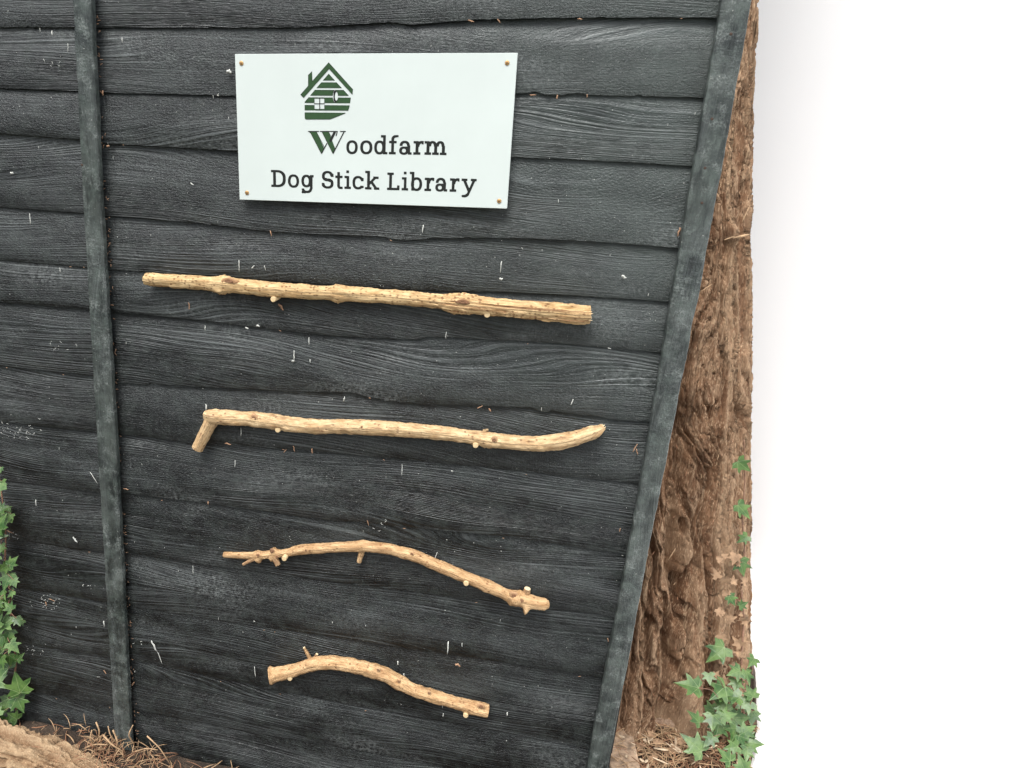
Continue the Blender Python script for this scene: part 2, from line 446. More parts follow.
def make_board(i):
    zb = lines[i]
    zt = (lines[i-1] + 0.022) if i > 0 else zb + 0.14
    nr = 16
    t = np.linspace(0, 1, nr)
    V = []; nx = len(xg)
    bow = 0.0012 * fbm(xg * 1.1, i * 7.7, seed=21, o=2)
    edge_wob = 0.0007 * vnoise(xg * 9, i * 2.2, seed=22)
    for k in range(nr):
        z = zt + (zb - zt) * t[k]
        y = 0.008 - 0.0155 * (1 - (1 - t[k]*0.93)**2.2) + max(0, t[k] - .8)*0.012 + bow * t[k] + edge_wob * t[k]**3
        y = y + 0.0026 * vnoise(xg * 1.3, z * 13, i * 3.0, seed=32) + 0.0012 * fbm(xg * 5, z * 26, i * 3.0, o=3, seed=31)
        if k == nr - 1: y = y + 0.0015
        for x, yy, zz in zip(xg, np.broadcast_to(y, xg.shape), z): V.append((x, yy, zz))
    # underside and back
    yb = np.array([v[1] for v in V[(nr-1)*nx:]])
    for x, yy, zz in zip(xg, yb + 0.008, zb + 0.001): V.append((x, yy, zz))
    for x, zz in zip(xg, zt): V.append((x, 0.014, zz))
    rows = nr + 2
    Fc = [(a*nx+j, (a+1)*nx+j, (a+1)*nx+j+1, a*nx+j+1) for a in range(rows) for j in range(nx-1) if a < rows-1]
    Fc += [((rows-1)*nx+j, j, j+1, (rows-1)*nx+j+1) for j in range(nx-1)]
    Fc += [tuple(a*nx for a in range(rows))[::-1], tuple(a*nx+nx-1 for a in range(rows))]
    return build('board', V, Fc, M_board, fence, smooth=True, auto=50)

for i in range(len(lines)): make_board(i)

def batten(cl, cr, y0, y1, z0, z1, name='batten', seed=0):
    """vertical batten between two X profiles cl(z), cr(z), rounded and slightly uneven"""
    zs = np.arange(z0, z1, 0.012)
    V = []
    nn = 0
    for z in zs:
        a = cl(z) + 0.0009 * vnoise(z*25, seed, seed=41) + 0.0007 * vnoise(z*90, seed, seed=42)
        b = cr(z) + 0.0009 * vnoise(z*22, seed+5, seed=43) + 0.0007 * vnoise(z*90, seed, seed=44)
        c = 0.0022
        ring = [(a, y1), (a, y0 + c), (a + c*0.4, y0 + c*0.4), (a + c, y0)]
        for q in (0.25, 0.5, 0.75):
            ring.append((a + (b-a)*q, y0 - 0.0006 * vnoise(z*30, q*9, seed=45)))
        ring += [(b - c, y0), (b - c*0.4, y0 + c*0.4), (b, y0 + c), (b, y1)]
        nn = len(ring)
        V += [(x, y, z) for x, y in ring]
    n = len(zs)
    Fc = [(i*nn+k, (i+1)*nn+k, (i+1)*nn+(k+1) % nn, i*nn+(k+1) % nn) for i in range(n-1) for k in range(nn)]
    Fc += [tuple(range(nn)), tuple((n-1)*nn + k for k in range(nn))[::-1]]
    return build(name, V, Fc, M_batten, fence, smooth=True, auto=40)

def prof(pts, Y):
    P = np.array([at(x, y, Y) for x, y in pts]); o = np.argsort(P[:, 2]); P = P[o]
    return lambda z: float(np.interp(z, P[:, 2], P[:, 0]))
YF = -0.034
b1 = batten(prof([(72.4,0),(83,200),(98,460),(114.5,735)], YF), prof([(91,0),(100.5,200),(116.5,460),(130.5,735)], YF), YF, -0.0185, 0.0, 2.28, seed=1)
b2 = batten(prof([(722,0),(678,260),(636,510),(587,768)], YF), prof([(752,0),(705.5,260),(656.5,510),(608,768)], YF), YF, -0.0175, -0.02, 2.30, name='edge_post', seed=2)
# the far post, the capping rail and the gravel board (outside the picture)
b3 = batten(lambda z: -1.845, lambda z: -1.79, YF, 0.016, -0.02, 2.30, name='edge_post', seed=3)
r_ = MB(); r_.box((-1.86, -0.045, 2.302), (0.40, 0.03, 2.325)); r_.build('capping_rail', M_board, fence, smooth=False)
# back battens keep the panel stiff
for xx in (-1.05, -0.35):
    q = MB(); q.box((xx, 0.0165, 0.02), (xx + 0.045, 0.04, 2.29)); q.build('back_batten', M_batten, fence, smooth=False)

# nail heads on the battens
def disc(mb, c, r, depth, seg=14, m=0, nrm=(0, -1, 0), dome=0.0):
    c = np.array(c, float); n = np.array(nrm, float); n /= np.linalg.norm(n)
    a = np.cross(n, (0, 0, 1.)); 
    if np.linalg.norm(a) < 1e-3: a = np.array([1., 0, 0])
    a /= np.linalg.norm(a); b = np.cross(n, a)
    V = []
    for q, (rr, dd) in enumerate(((1, 0), (1, 0.75), (0.8, 1.0))):
        for k in range(seg):
            t = 2*math.pi*k/seg
            V.append(c + rr*r*(math.cos(t)*a + math.sin(t)*b) + n*depth*dd)
    V.append(c + n*depth*(1.0 + dome))
    Fc = [(q*seg+k, q*seg+(k+1) % seg, (q+1)*seg+(k+1) % seg, (q+1)*seg+k) for q in (0, 1) for k in range(seg)]
    Fc += [(2*seg+k, 2*seg+(k+1) % seg, 3*seg) for k in range(seg)]
    mb.add(V, Fc, m)
for (x, y) in [(731,34),(712,119),(705,168),(702,203),(82,165)]:
    p = at(x, y, YF); q = MB(); disc(q, p + np.array([0, 0.0004, 0]), 0.0028, 0.0010); q.build('nail_head', M_slot, fence)

# pale flecks, drips and wood chips caught on the boards
def fleck(mb, x, y, l, w, ang, m=0, Y=-0.0125):
    p = at(x, y, Y); s = 1 / depthpx(p); l *= s; w *= s
    d = np.array([math.cos(ang), 0, -math.sin(ang)]); e = np.array([math.sin(ang), 0, math.cos(ang)])
    V = []; nseg = 5
    for k in range(nseg + 1):
        t = k / nseg; ww = w * (0.35 + 0.65*math.sin(math.pi*min(1, max(0, t*0.8+0.15)))) * random.uniform(0.75, 1.2)
        c = p + d*l*(t-.5) + e*random.uniform(-.25, .25)*w
        for sx, sy in ((-1, 0), (0, -1), (1, 0), (0, 1)):
            V.append(c + e*ww*0.5*sx + np.array([0, sy*ww*0.35, 0]))
    Fc = [(a*4+k, a*4+(k+1) % 4, (a+1)*4+(k+1) % 4, (a+1)*4+k) for a in range(nseg) for k in range(4)]
    Fc += [(3,2,1,0), tuple(nseg*4+k for k in range(4))]
    mb.add(V, Fc, m)
mb = MB()
H = math.pi/2
KN = [(448,648,17,2.2,H),(154,646,14,3,1.1),(160,658,16,1.2,1.25),(294,356,13,1.6,H),(293,361,3,3,0),(239,266,13,1.2,H),(265,268,6,1.4,1.2),(253,267,5,1.4,-.8),
      (501,267,13,1.5,H),(501,279,4,3,0),(423,229,9,2,H),(446,335,8,1.1,H),(309,341,9,1.4,H),(310,361,4,2,H),(206,408,9,2.2,H),(241,432,10,1.3,H),(344,399,6,1.6,1.8),
      (572,402,7,1.4,1.8),(258,326,4,3,0),(624,277,6,3.5,0.3),(122,40,5,2,H),(68,48,9,1.5,1.7),(52,33,5,2,H),(30,219,12,1.6,H),(192,184,4,2,.6),(229,72,6,5,0.4),
      (247,328,4,2.4,.3),(205,328,6,1.4,H),(443,702,16,1.6,H),(443,715,5,1.5,H),(398,663,5,2,H),(404,675,4,1.6,H),(507,714,5,2,H),(462,645,5,1.2,H),(435,558,16,1.1,1.85),(452,471,2,2,0),
      (402,470,14,.9,H),(60,270,5,1.5,H),(235,464,9,1.0,H),(193,570,11,1.0,H),(255,672,14,1.2,1.5),(36,503,8,1.6,H),(94,478,16,1.2,1.0),(75,540,8,3,.9),(104,624,8,2,H),(40,30,4,1,H),(12,173,4,3,0)]
for a in KN: fleck(mb, a[0], a[1], a[2]*.9, a[3]*.75, a[4])
for k in range(110):
    x = random.uniform(0, 700); y = random.uniform(0, 760)
    if x > 735 - .19*y or (230 < x < 520 and 50 < y < 212): continue
    s = random.random()
    fleck(mb, x, y, .7 + 3.2*s*s*s*s, random.uniform(.35, .8), random.choice([H, H, random.uniform(0, 3)]), 0)
for (cx0, cy0, rr0, nn0) in [(48,602,13,46),(18,430,20,60),(12,534,12,26),(34,650,12,22),(215,95,5,8),(56,62,10,10),(60,345,12,16),(90,585,8,10),(385,525,10,12),(140,645,6,6)]:
    for k in range(int(nn0*.6)):
        p = at(cx0 + random.gauss(0, rr0*.6), cy0 + random.gauss(0, rr0*.28), -.0115); a = random.uniform(0, 3.14); l_ = random.uniform(.001, .0045)
        dd = np.array([math.cos(a)*l_, 0, math.sin(a)*l_]); e_ = np.array([-dd[2], 0, dd[0]])*random.uniform(-.5, .5)
        mb.tube([p - dd, p + e_ + np.array([0, -.001, 0]), p + dd], [.0003, .0006, .0003], 4)
mb.build('white_fleck', M_fleck, fence)['kind'] = 'stuff'
mb = MB()
KC = [(189,306,9,2.4,1.45),(281,307,10,3.4,.95),(271,233.5,7,1.8,1.2),(679,232,11,3.5,1.75),(228,444,8,3,0.1),(294,449,8,1.6,1.3),(312,451,7,2.2,1.6),(285,451,6,1.2,-.9),(126,489,7,2,.1),
      (119,436,7,3,0),(208,503,4,2,H),(528,543,6,2,-.5),(458,665,7,4,.3),(128,448,5,2,H),(533,95,8,1.6,0),(552,96,4,2.4,H),(557,97,5,2.4,H),(562,97,5,2.2,H),(587,96,4,2,H),(462,20,6,2,.9),(471,21,8,2,.3),
      (476,20,5,2,1.2),(499,21,6,1.6,.8),(536,18,5,1.5,.2),(580,19,6,1.6,.1),(176,26,5,1.6,.1),(103,93,6,3,H),(106,130,5,2,H),(108,146,4,3,0),(101,10,5,2,H),(490,410,5,2,1),(512,407,4,2,.7),(480,407,8,1.4,-.6),(485,403,8,1.2,1.2),
      (635,448,12,1.8,1.9),(640,440,10,1.6,1.5),(637,452,9,1.5,1.2),(605,632,7,1.4,.6),(608,640,6,1.5,1.3),(70,504,5,2,.2),(10,532,9,2.4,.3),(30,690,5,2,H),(52,600,8,1.3,.3),(106,705,8,2,.8),(105,672,6,2,1),(127,600,5,2,H),
      (131,672,8,2,1.2),(134,676,8,2,.6),(133,684,8,2,2),(380,524,7,1.2,1.4),(368,523,7,1.2,1.2),(345,520,6,1.2,1),(46,604,6,2,1.4),(38,600,5,1.5,1.4),(620,530,5,1.5,H),(124,527,4,2,H),(112,305,5,1.6,0),(123,342,16,1.2,.08)]
for a in KC[::2] + KC[1:9:2]: fleck(mb, a[0], a[1], a[2]*.8, a[3]*.7, a[4], 0, -0.0125)
for li in range(2, len(lines) - 1):      # crumbs along the laps
    for k in range(3):
        j = random.randrange(len(xg)); mbp = (xg[j], -0.0125, lines[li][j] - random.uniform(0, .004))
        if mbp[0] < -1.5: continue
        s = random.uniform(.0012, .0042); a = random.uniform(-1, 1)
        mb.tube([np.array(mbp) + np.array([-s*math.cos(a), random.uniform(-.001, .001), -s*math.sin(a)*.5]), np.array(mbp), np.array(mbp) + np.array([s*math.cos(a), 0, s*math.sin(a)*.5])], [.0004, .0008, .0004], 4)
for k in range(120):                     # debris stuck in the dark corner beside the batten
    x = at(133, 600)[0]; z = random.uniform(0.0, 2.0)
    px = 96 + (z and 0); 
    zz = z; xx = prof([(96,0),(107,200),(120,460),(135,700)], 0)(zz) + random.uniform(0.0, .012)
    s = random.uniform(.0015, .005); a = random.uniform(0, 3)
    mb.tube([(xx - s*math.cos(a), -0.011, zz - s*math.sin(a)), (xx, -0.014, zz), (xx + s*math.cos(a), -0.011, zz + s*math.sin(a))], [.0004, .0007, .0004], 4)
mb.build('wood_chip', M_chip, fence)['kind'] = 'stuff'

# ------------------------------------------------------------------ the sign
YS = -0.026
C = [at(*p, YS) for p in [(234.2,53.9),(517.7,52.9),(507.1,208.6),(240.2,199.7)]]
TL, TR, BR, BL = C
ux = (TR - TL) + (BR - BL); ux /= np.linalg.norm(ux)
uz = np.cross(ux, (0, -1., 0)) * -1
uz = (TL - BL) + (TR - BR); uz -= ux * (uz @ ux); uz /= np.linalg.norm(uz)
SC = (TL + TR + BR + BL) / 4
SW = (np.linalg.norm(TR-TL) + np.linalg.norm(BR-BL)) / 4; SH = (np.linalg.norm(TL-BL) + np.linalg.norm(TR-BR)) / 4
sign = empty('sign_board', tuple(SC), 'white rectangular Woodfarm Dog Stick Library sign with green cabin drawing on the fence', 'sign')

def sg(u, v, d=0.0):
    """sign coordinates (metres from the centre), d in front of the face"""
    return SC + ux*u + uz*v + np.array([0, -d, 0])
def px2s(x, y):
    p = at(x, y, YS) - SC
    return float(p @ ux), float(p @ uz)

def plate():
    V = []; Fc = []; c = 0.0012
    def rr(inset, d):
        o = []
        w, h, r = SW - inset, SH - inset, c
        for (sx, sy, a0) in ((1, 1, 0), (-1, 1, 90), (-1, -1, 180), (1, -1, 270)):
            for k in range(5):
                a = math.radians(a0 + 90*k/4)
                o.append(sg(sx*(w-r) + r*math.cos(a), sy*(h-r) + r*math.sin(a), d))
        return o
    rings = [rr(0, -0.004), rr(0, -0.0006), rr(0.0006, 0)]
    n = len(rings[0])
    for r in rings: V += r
    for q in range(2):
        Fc += [(q*n+k, q*n+(k+1) % n, (q+1)*n+(k+1) % n, (q+1)*n+k) for k in range(n)]
    Fc += [tuple(2*n+k for k in range(n)), tuple(range(n))[::-1]]
    return build('sign_plate', V, Fc, M_sign, sign, smooth=False)
plate()
for (x, y, r) in [(241.5,63.2,.2),(507.2,62.9,1.0),(247.1,192.7,.7),(499.2,201,2.1)]:
    u, v = px2s(x, y); q = MB()
    disc(q, sg(u, v, 0.0001), 0.0046, 0.0016, 18, 0, dome=0.25)
    d = ux*math.cos(r) + uz*math.sin(r); e = ux*-math.sin(r) + uz*math.cos(r)
    for dd, ee in ((d, e), (e, d)):
        c = sg(u, v, 0.0019)
        V = [c + dd*a*0.0026 + ee*b*0.0006 + np.array([0, f, 0]) for f in (0.0006, -0.0001 - (0.00005 if dd is d else 0)) for a, b in ((-1,-1),(1,-1),(1,1),(-1,1))]
        q.add(V, [(0,3,2,1),(4,5,6,7),(0,1,5,4),(1,2,6,5),(2,3,7,6),(3,0,4,7)], 1)
    q.build('screw', [M_brass, M_slot], sign)

# ---- lettering: slab-serif glyphs drawn as implicit shapes and cut into a mesh
def rect(x0, y0, x1, y1): return lambda x, y: np.maximum(np.maximum(x0 - x, x - x1), np.maximum(y0 - y, y - y1))
def seg(x0, y0, x1, y1, w, flat=True):
    dx, dy = x1-x0, y1-y0; L = math.hypot(dx, dy); dx /= L; dy /= L
    def f(x, y):
        t = (x-x0)*dx + (y-y0)*dy; n = np.abs(-(x-x0)*dy + (y-y0)*dx)
        if flat: return np.maximum(n - w/2, np.maximum(-t, t - L))
        return np.hypot(n, np.maximum(0, np.maximum(-t, t - L))) - w/2
    return f
def ell(cx, cy, rx, ry, e=2.3): return lambda x, y: ((np.abs((x-cx)/rx)**e + np.abs((y-cy)/ry)**e)**(1/e) - 1) * min(rx, ry)
def ring(cx, cy, rx, ry, wx, wy, e=2.3):
    a = ell(cx, cy, rx, ry, e); b = ell(cx, cy, rx-wx, ry-wy, e)
    return lambda x, y: np.maximum(a(x, y), -b(x, y))
def AND(*f): return lambda x, y: np.maximum.reduce([g(x, y) for g in f])
def OR(*f): return lambda x, y: np.minimum.reduce([g(x, y) for g in f])
def NOT(f): return lambda x, y: -f(x, y)
def dot(cx, cy, r): return ell(cx, cy, r, r, 2)
def poly(P):
    P = np.array(P, float)
    def f(x, y):
        d = np.full(np.shape(x), 1e9); ins = np.zeros(np.shape(x), bool)
        n = len(P)
        for i in range(n):
            a, b = P[i], P[(i+1) % n]
            e = b - a; t = np.clip(((x-a[0])*e[0] + (y-a[1])*e[1]) / (e @ e), 0, 1)
            d = np.minimum(d, np.hypot(x - a[0] - t*e[0], y - a[1] - t*e[1]))
            c = ((a[1] > y) != (b[1] > y)) & (x < (b[0]-a[0]) * (y-a[1]) / (b[1]-a[1] + 1e-12) + a[0])
            ins ^= c
        return np.where(ins, -d, d)
    return f
XH, CAP, ASC, W, S = 0.54, 0.715, 0.765, 0.125, 0.098   # x-height, caps, ascender, stem, serif
G = {}
G['D'] = (0.66, OR(rect(0, 0, .26, S), rect(0, CAP-S, .26, CAP), rect(.09, 0, .09+W, CAP),
        AND(ring(.26, CAP/2, .40, CAP/2, W*1.08, S, 2.5), rect(.2, -.1, 1, 1)), rect(.1, 0, .28, S), rect(.1, CAP-S, .28, CAP)))
G['o'] = (0.53, ring(.265, XH/2, .265, XH/2+.01, W, S))
G['g'] = (0.58, OR(ring(.235, XH/2+.015, .235, XH/2-.005, W, S), rect(.40, -.04, .40+W, XH), rect(.42, XH-S, .58, XH),
        AND(ring(.255, -.02, .25, .20, W, S), lambda x, y: y + .03), AND(seg(.07, -.15, .05, -.19, .09, False), rect(-1, -1, 1, -.05)), seg(.07, -.165, .16, -.19, S, False)))
G['S'] = (0.56, OR(AND(ring(.28, CAP-.205, .245, .215, W, S), OR(NOT(rect(.28, -1, 2, CAP-.20)), rect(.28, CAP-.21, 2, CAP-.205))),
        AND(ring(.285, .205, .26, .215, W, S), OR(NOT(rect(-1, .20, .285, 2)))),
        seg(.20, CAP/2+.035, .37, CAP/2-.035, .10, False), rect(.425, CAP-.235, .425+W*.95, CAP-.10), rect(.03, .10, .03+W*.95, .225)))
G['t'] = (0.36, OR(rect(.09, .12, .09+W, .69), rect(0, XH-S, .34, XH), AND(ring(.24, .14, .15, .15, W, S), rect(-1, -1, .26, .14)), rect(.235, -.01, .345, S-.01)))
G['i'] = (0.31, OR(rect(.10, 0, .10+W, XH), rect(0, 0, .31, S), rect(0, XH-S, .16, XH), rect(.085, .655, .215, .765)))
G['c'] = (0.52, OR(AND(ring(.265, XH/2, .265, XH/2+.01, W, S), NOT(rect(.30, .15, 2, .38))), rect(.40, .335, .40+W, .47), seg(.36, .06, .49, .10, S, False)))
G['k'] = (0.63, OR(rect(.09, 0, .09+W, ASC), rect(0, ASC-S, .16, ASC), rect(0, 0, .29, S), seg(.17, .22, .47, XH-.03, .10), seg(.27, .33, .50, .04, .115),
        rect(.36, XH-S, .60, XH), rect(.40, 0, .64, S)))
G['L'] = (0.58, OR(rect(0, 0, .56, S), rect(0, CAP-S, .29, CAP), rect(.09, 0, .09+W, CAP), rect(.56-W*.9, 0, .56, .20)))
G['b'] = (0.58, OR(rect(.09, 0, .09+W, ASC), rect(0, ASC-S, .16, ASC), ring(.325, XH/2, .255, XH/2+.01, W, S)))
G['d'] = (0.62, OR(rect(.40, 0, .40+W, ASC), rect(.30, ASC-S, .45, ASC), rect(.42, 0, .61, S), ring(.245, XH/2, .245, XH/2+.01, W, S)))
G['r'] = (0.43, OR(rect(.09, 0, .09+W, XH), rect(0, XH-S, .16, XH), rect(0, 0, .30, S), AND(ring(.36, .30, .24, .25, W, S), rect(-1, .31, .385, 2)), rect(.34, XH-.125, .425, XH+.005)))
G['a'] = (0.57, OR(rect(.37, .04, .37+W, .36), AND(ring(.25, .34, .225, .21, W, S), rect(-1, .34, 2, 2)), rect(.04, .375, .145, .44), ring(.22, .155, .21, .165, W, S-.01), rect(.20, .245, .40, .32), rect(.40, 0, .56, S)))
G['f'] = (0.42, OR(rect(.10, 0, .10+W, .62), rect(0, XH-S, .34, XH), rect(0, 0, .31, S), AND(ring(.30, .585, .20, .185, W, S), rect(-1, .585, .33, 2)), rect(.30, .685, .42, .77)))
G['m'] = (0.95, OR(*[rect(x, 0, x+W, .36 if x > .1 else XH) for x in (.09, .41, .73)], rect(0, XH-S, .16, XH), *[rect(x-.08, 0, x+.20, S) for x in (.09, .41, .73)],
        AND(ring(.335, .33, .18, .22, W, S), rect(-1, .33, 2, 2)), AND(ring(.655, .33, .18, .22, W, S), rect(-1, .33, 2, 2))))
G['y'] = (0.62, OR(seg(.10, XH-.03, .335, .02, .11), seg(.53, XH-.03, .27, -.13, .105), rect(0, XH-S, .24, XH), rect(.38, XH-S, .62, XH),
        AND(ring(.17, -.06, .15, .15, W, S), rect(.14, -1, 2, -.07)), seg(.08, -.165, .17, -.17, S, False)))

def mesh_field(f, x0, y0, x1, y1, step, tf):
    nx = max(2, int(math.ceil((x1-x0)/step))); ny = max(2, int(math.ceil((y1-y0)/step)))
    xs = np.linspace(x0, x1, nx+1); ys = np.linspace(y0, y1, ny+1)
    XX, YY = np.meshgrid(xs, ys, indexing='ij'); Z = f(XX, YY) + 1e-7
    V = []; Fc = []; cache = {}
    def vid(key, x, y):
        if key not in cache: cache[key] = len(V); V.append(tf(x, y))
        return cache[key]
    for i in range(nx):
        for j in range(ny):
            cs = [(i, j), (i+1, j), (i+1, j+1), (i, j+1)]
            z = [Z[c] for c in cs]
            if min(z) >= 0: continue
            out = []
            for k in range(4):
                a, b = cs[k], cs[(k+1) % 4]; za, zb = z[k], z[(k+1) % 4]
                if za < 0: out.append(vid(a, xs[a[0]], ys[a[1]]))
                if (za < 0) != (zb < 0):
                    t = za / (za - zb); key = (min(a, b), max(a, b))
                    out.append(vid(key, xs[a[0]] + t*(xs[b[0]]-xs[a[0]]), ys[a[1]] + t*(ys[b[1]]-ys[a[1]])))
            if len(out) >= 3: Fc.append(tuple(out))
    return V, Fc

def letter(mb, ch, xa, xb, base_px, em):
    """glyph between photo x positions xa and xb, on a baseline"""
    w, f = G[ch]
    ua, _ = px2s(xa, base_px); ub, _ = px2s(xb, base_px)
    v0 = None
    def tf(x, y):
        return sg(ua + (ub-ua)*x/w, vbase(ua, ub) + y*em, 0.0003)
    V, Fc = mesh_field(f, -.04, -.25, w+.05, .82, 0.016, tf)
    mb.add(V, Fc)
# line of text: baseline through two photo points
def text_line(items, b0, b1, em, name):
    global vbase
    (u0, w0), (u1, w1) = px2s(*b0), px2s(*b1)
    def vbase(ua, ub): return w0 + ((ua+ub)/2 - u0) * (w1-w0) / (u1-u0)
    mb = MB()
    for ch, xa, xb in items: letter(mb, ch, xa, xb, (b0[1]+b1[1])/2, em)
    return mb.build(name, M_ink, sign, smooth=False)
em1 = (px2s(271.4, 169.9)[1] - px2s(271.9, 186.9)[1]) / CAP
text_line([('D',271.4,286),('o',288.1,299.2),('g',301.5,313.8),('S',321.2,333.9),('t',335.3,343),('i',344.4,350.9),('c',352.4,363.4),('k',365,379.1),
           ('L',387,399.9),('i',401.6,408.1),('b',409.3,421.9),('r',424.4,434.0),('a',435,447.5),('r',449.6,459.2),('y',461.1,476.2)], (272,186.9), (470,192.2), em1, 'lettering')
text_line([('o',346.3,357.7),('o',360.1,372.3),('d',374.1,387.6),('f',388.8,398.2),('a',398.8,411.8),('r',413.2,423.5),('m',424.1,447)], (352,153.9), (440,155.0), em1, 'lettering')
def zw(x, y): return px2s(300 + x*.15625, 120 + y*.15625)
def polymesh(P, m, d, name, holes=()):
    pass
def field_obj(name, f, box, step, m, d):
    V, Fc = mesh_field(f, *box, step, lambda x, y: sg(x, y, d))
    return build(name, V, Fc, m, sign, smooth=False)
# the green initial W: broad left strokes, hairline right strokes and serifs
Wp = OR(poly([zw(*p) for p in ((62,74),(105,74),(155,182),(137,217))]), poly([zw(*p) for p in ((140,74),(182,74),(226,182),(211,217))]))
field_obj('initial_letter', Wp, (*zw(40, 235), *zw(310, 60)), 0.0009, M_green, 0.0003)
def sline(a, b, w):
    (x0, y0), (x1, y1) = zw(*a), zw(*b); return seg(x0, y0, x1, y1, w, False)
Wk = OR(sline((282,76),(213,212),.0024), sline((222,78),(196,132),.0052), sline((172,150),(140,212),.0020), sline((54,73),(120,73),.0018), sline((130,73),(240,73),.0018), sline((258,73),(292,73),.0018),
        sline((232,100),(238,76),.002), sline((60,75),(66,82),.0015), sline((108,80),(158,178),.0012), sline((186,80),(206,122),.0012), sline((137,215),(66,78),.0010), sline((211,215),(143,80),.0010))
field_obj('initial_letter', Wk, (*zw(40, 235), *zw(310, 60)), 0.0007, M_ink, 0.0006)
# cabin emblem
def zh(x, y): return px2s(290 + x*.0911, 55 + y*.0911)
hp = lambda *P: poly([zh(*p) for p in P])
roof = OR(hp((425,80),(692,378),(686,438),(430,155),(150,472),(114,436)), hp((199,220),(242,178),(246,280),(246,340),(199,345)))
body = hp((425,205),(668,470),(655,560),(640,610),(600,645),(440,708),(175,708),(162,695),(162,515))
gaps = [rect(-1, zh(0, b)[1], 1, zh(0, a)[1]) for a, b in ((279,299),(361,381),(444,463),(524,547),(605,628))]
win = hp((270,478),(377,478),(377,592),(270,592))
ex, ey = zh(510, 453); e2x, e2y = zh(494, 453)
oval = OR(ell(ex, ey, .0034, .0086, 2), AND(ell(e2x, e2y, .0046, .0119, 2), NOT(ell(e2x + .0013, e2y, .0040, .0112, 2))))
house = AND(OR(roof, AND(body, *[NOT(gp) for gp in gaps])), NOT(win), NOT(oval))
bx = (*zh(90, 730), *zh(715, 60))
field_obj('cabin_emblem', house, bx, 0.0008, M_green, 0.0003)
outline = AND(lambda x, y: house(x, y), lambda x, y: -house(x, y) - 0.0006)
mull = OR(rect(*zh(322, 600), *zh(331, 470)), rect(*zh(266, 539), *zh(382, 531)), AND(ell(e2x + .0004, ey, .0044, .0112, 2), NOT(ell(ex, ey, .0036, .0100, 2)), rect(e2x - .003, -1, 1, 1)))
field_obj('cabin_window_bars', mull, bx, 0.0006, M_ink, 0.0006)
field_obj('cabin_outline', outline, bx, 0.00045, M_ink, 0.0005)

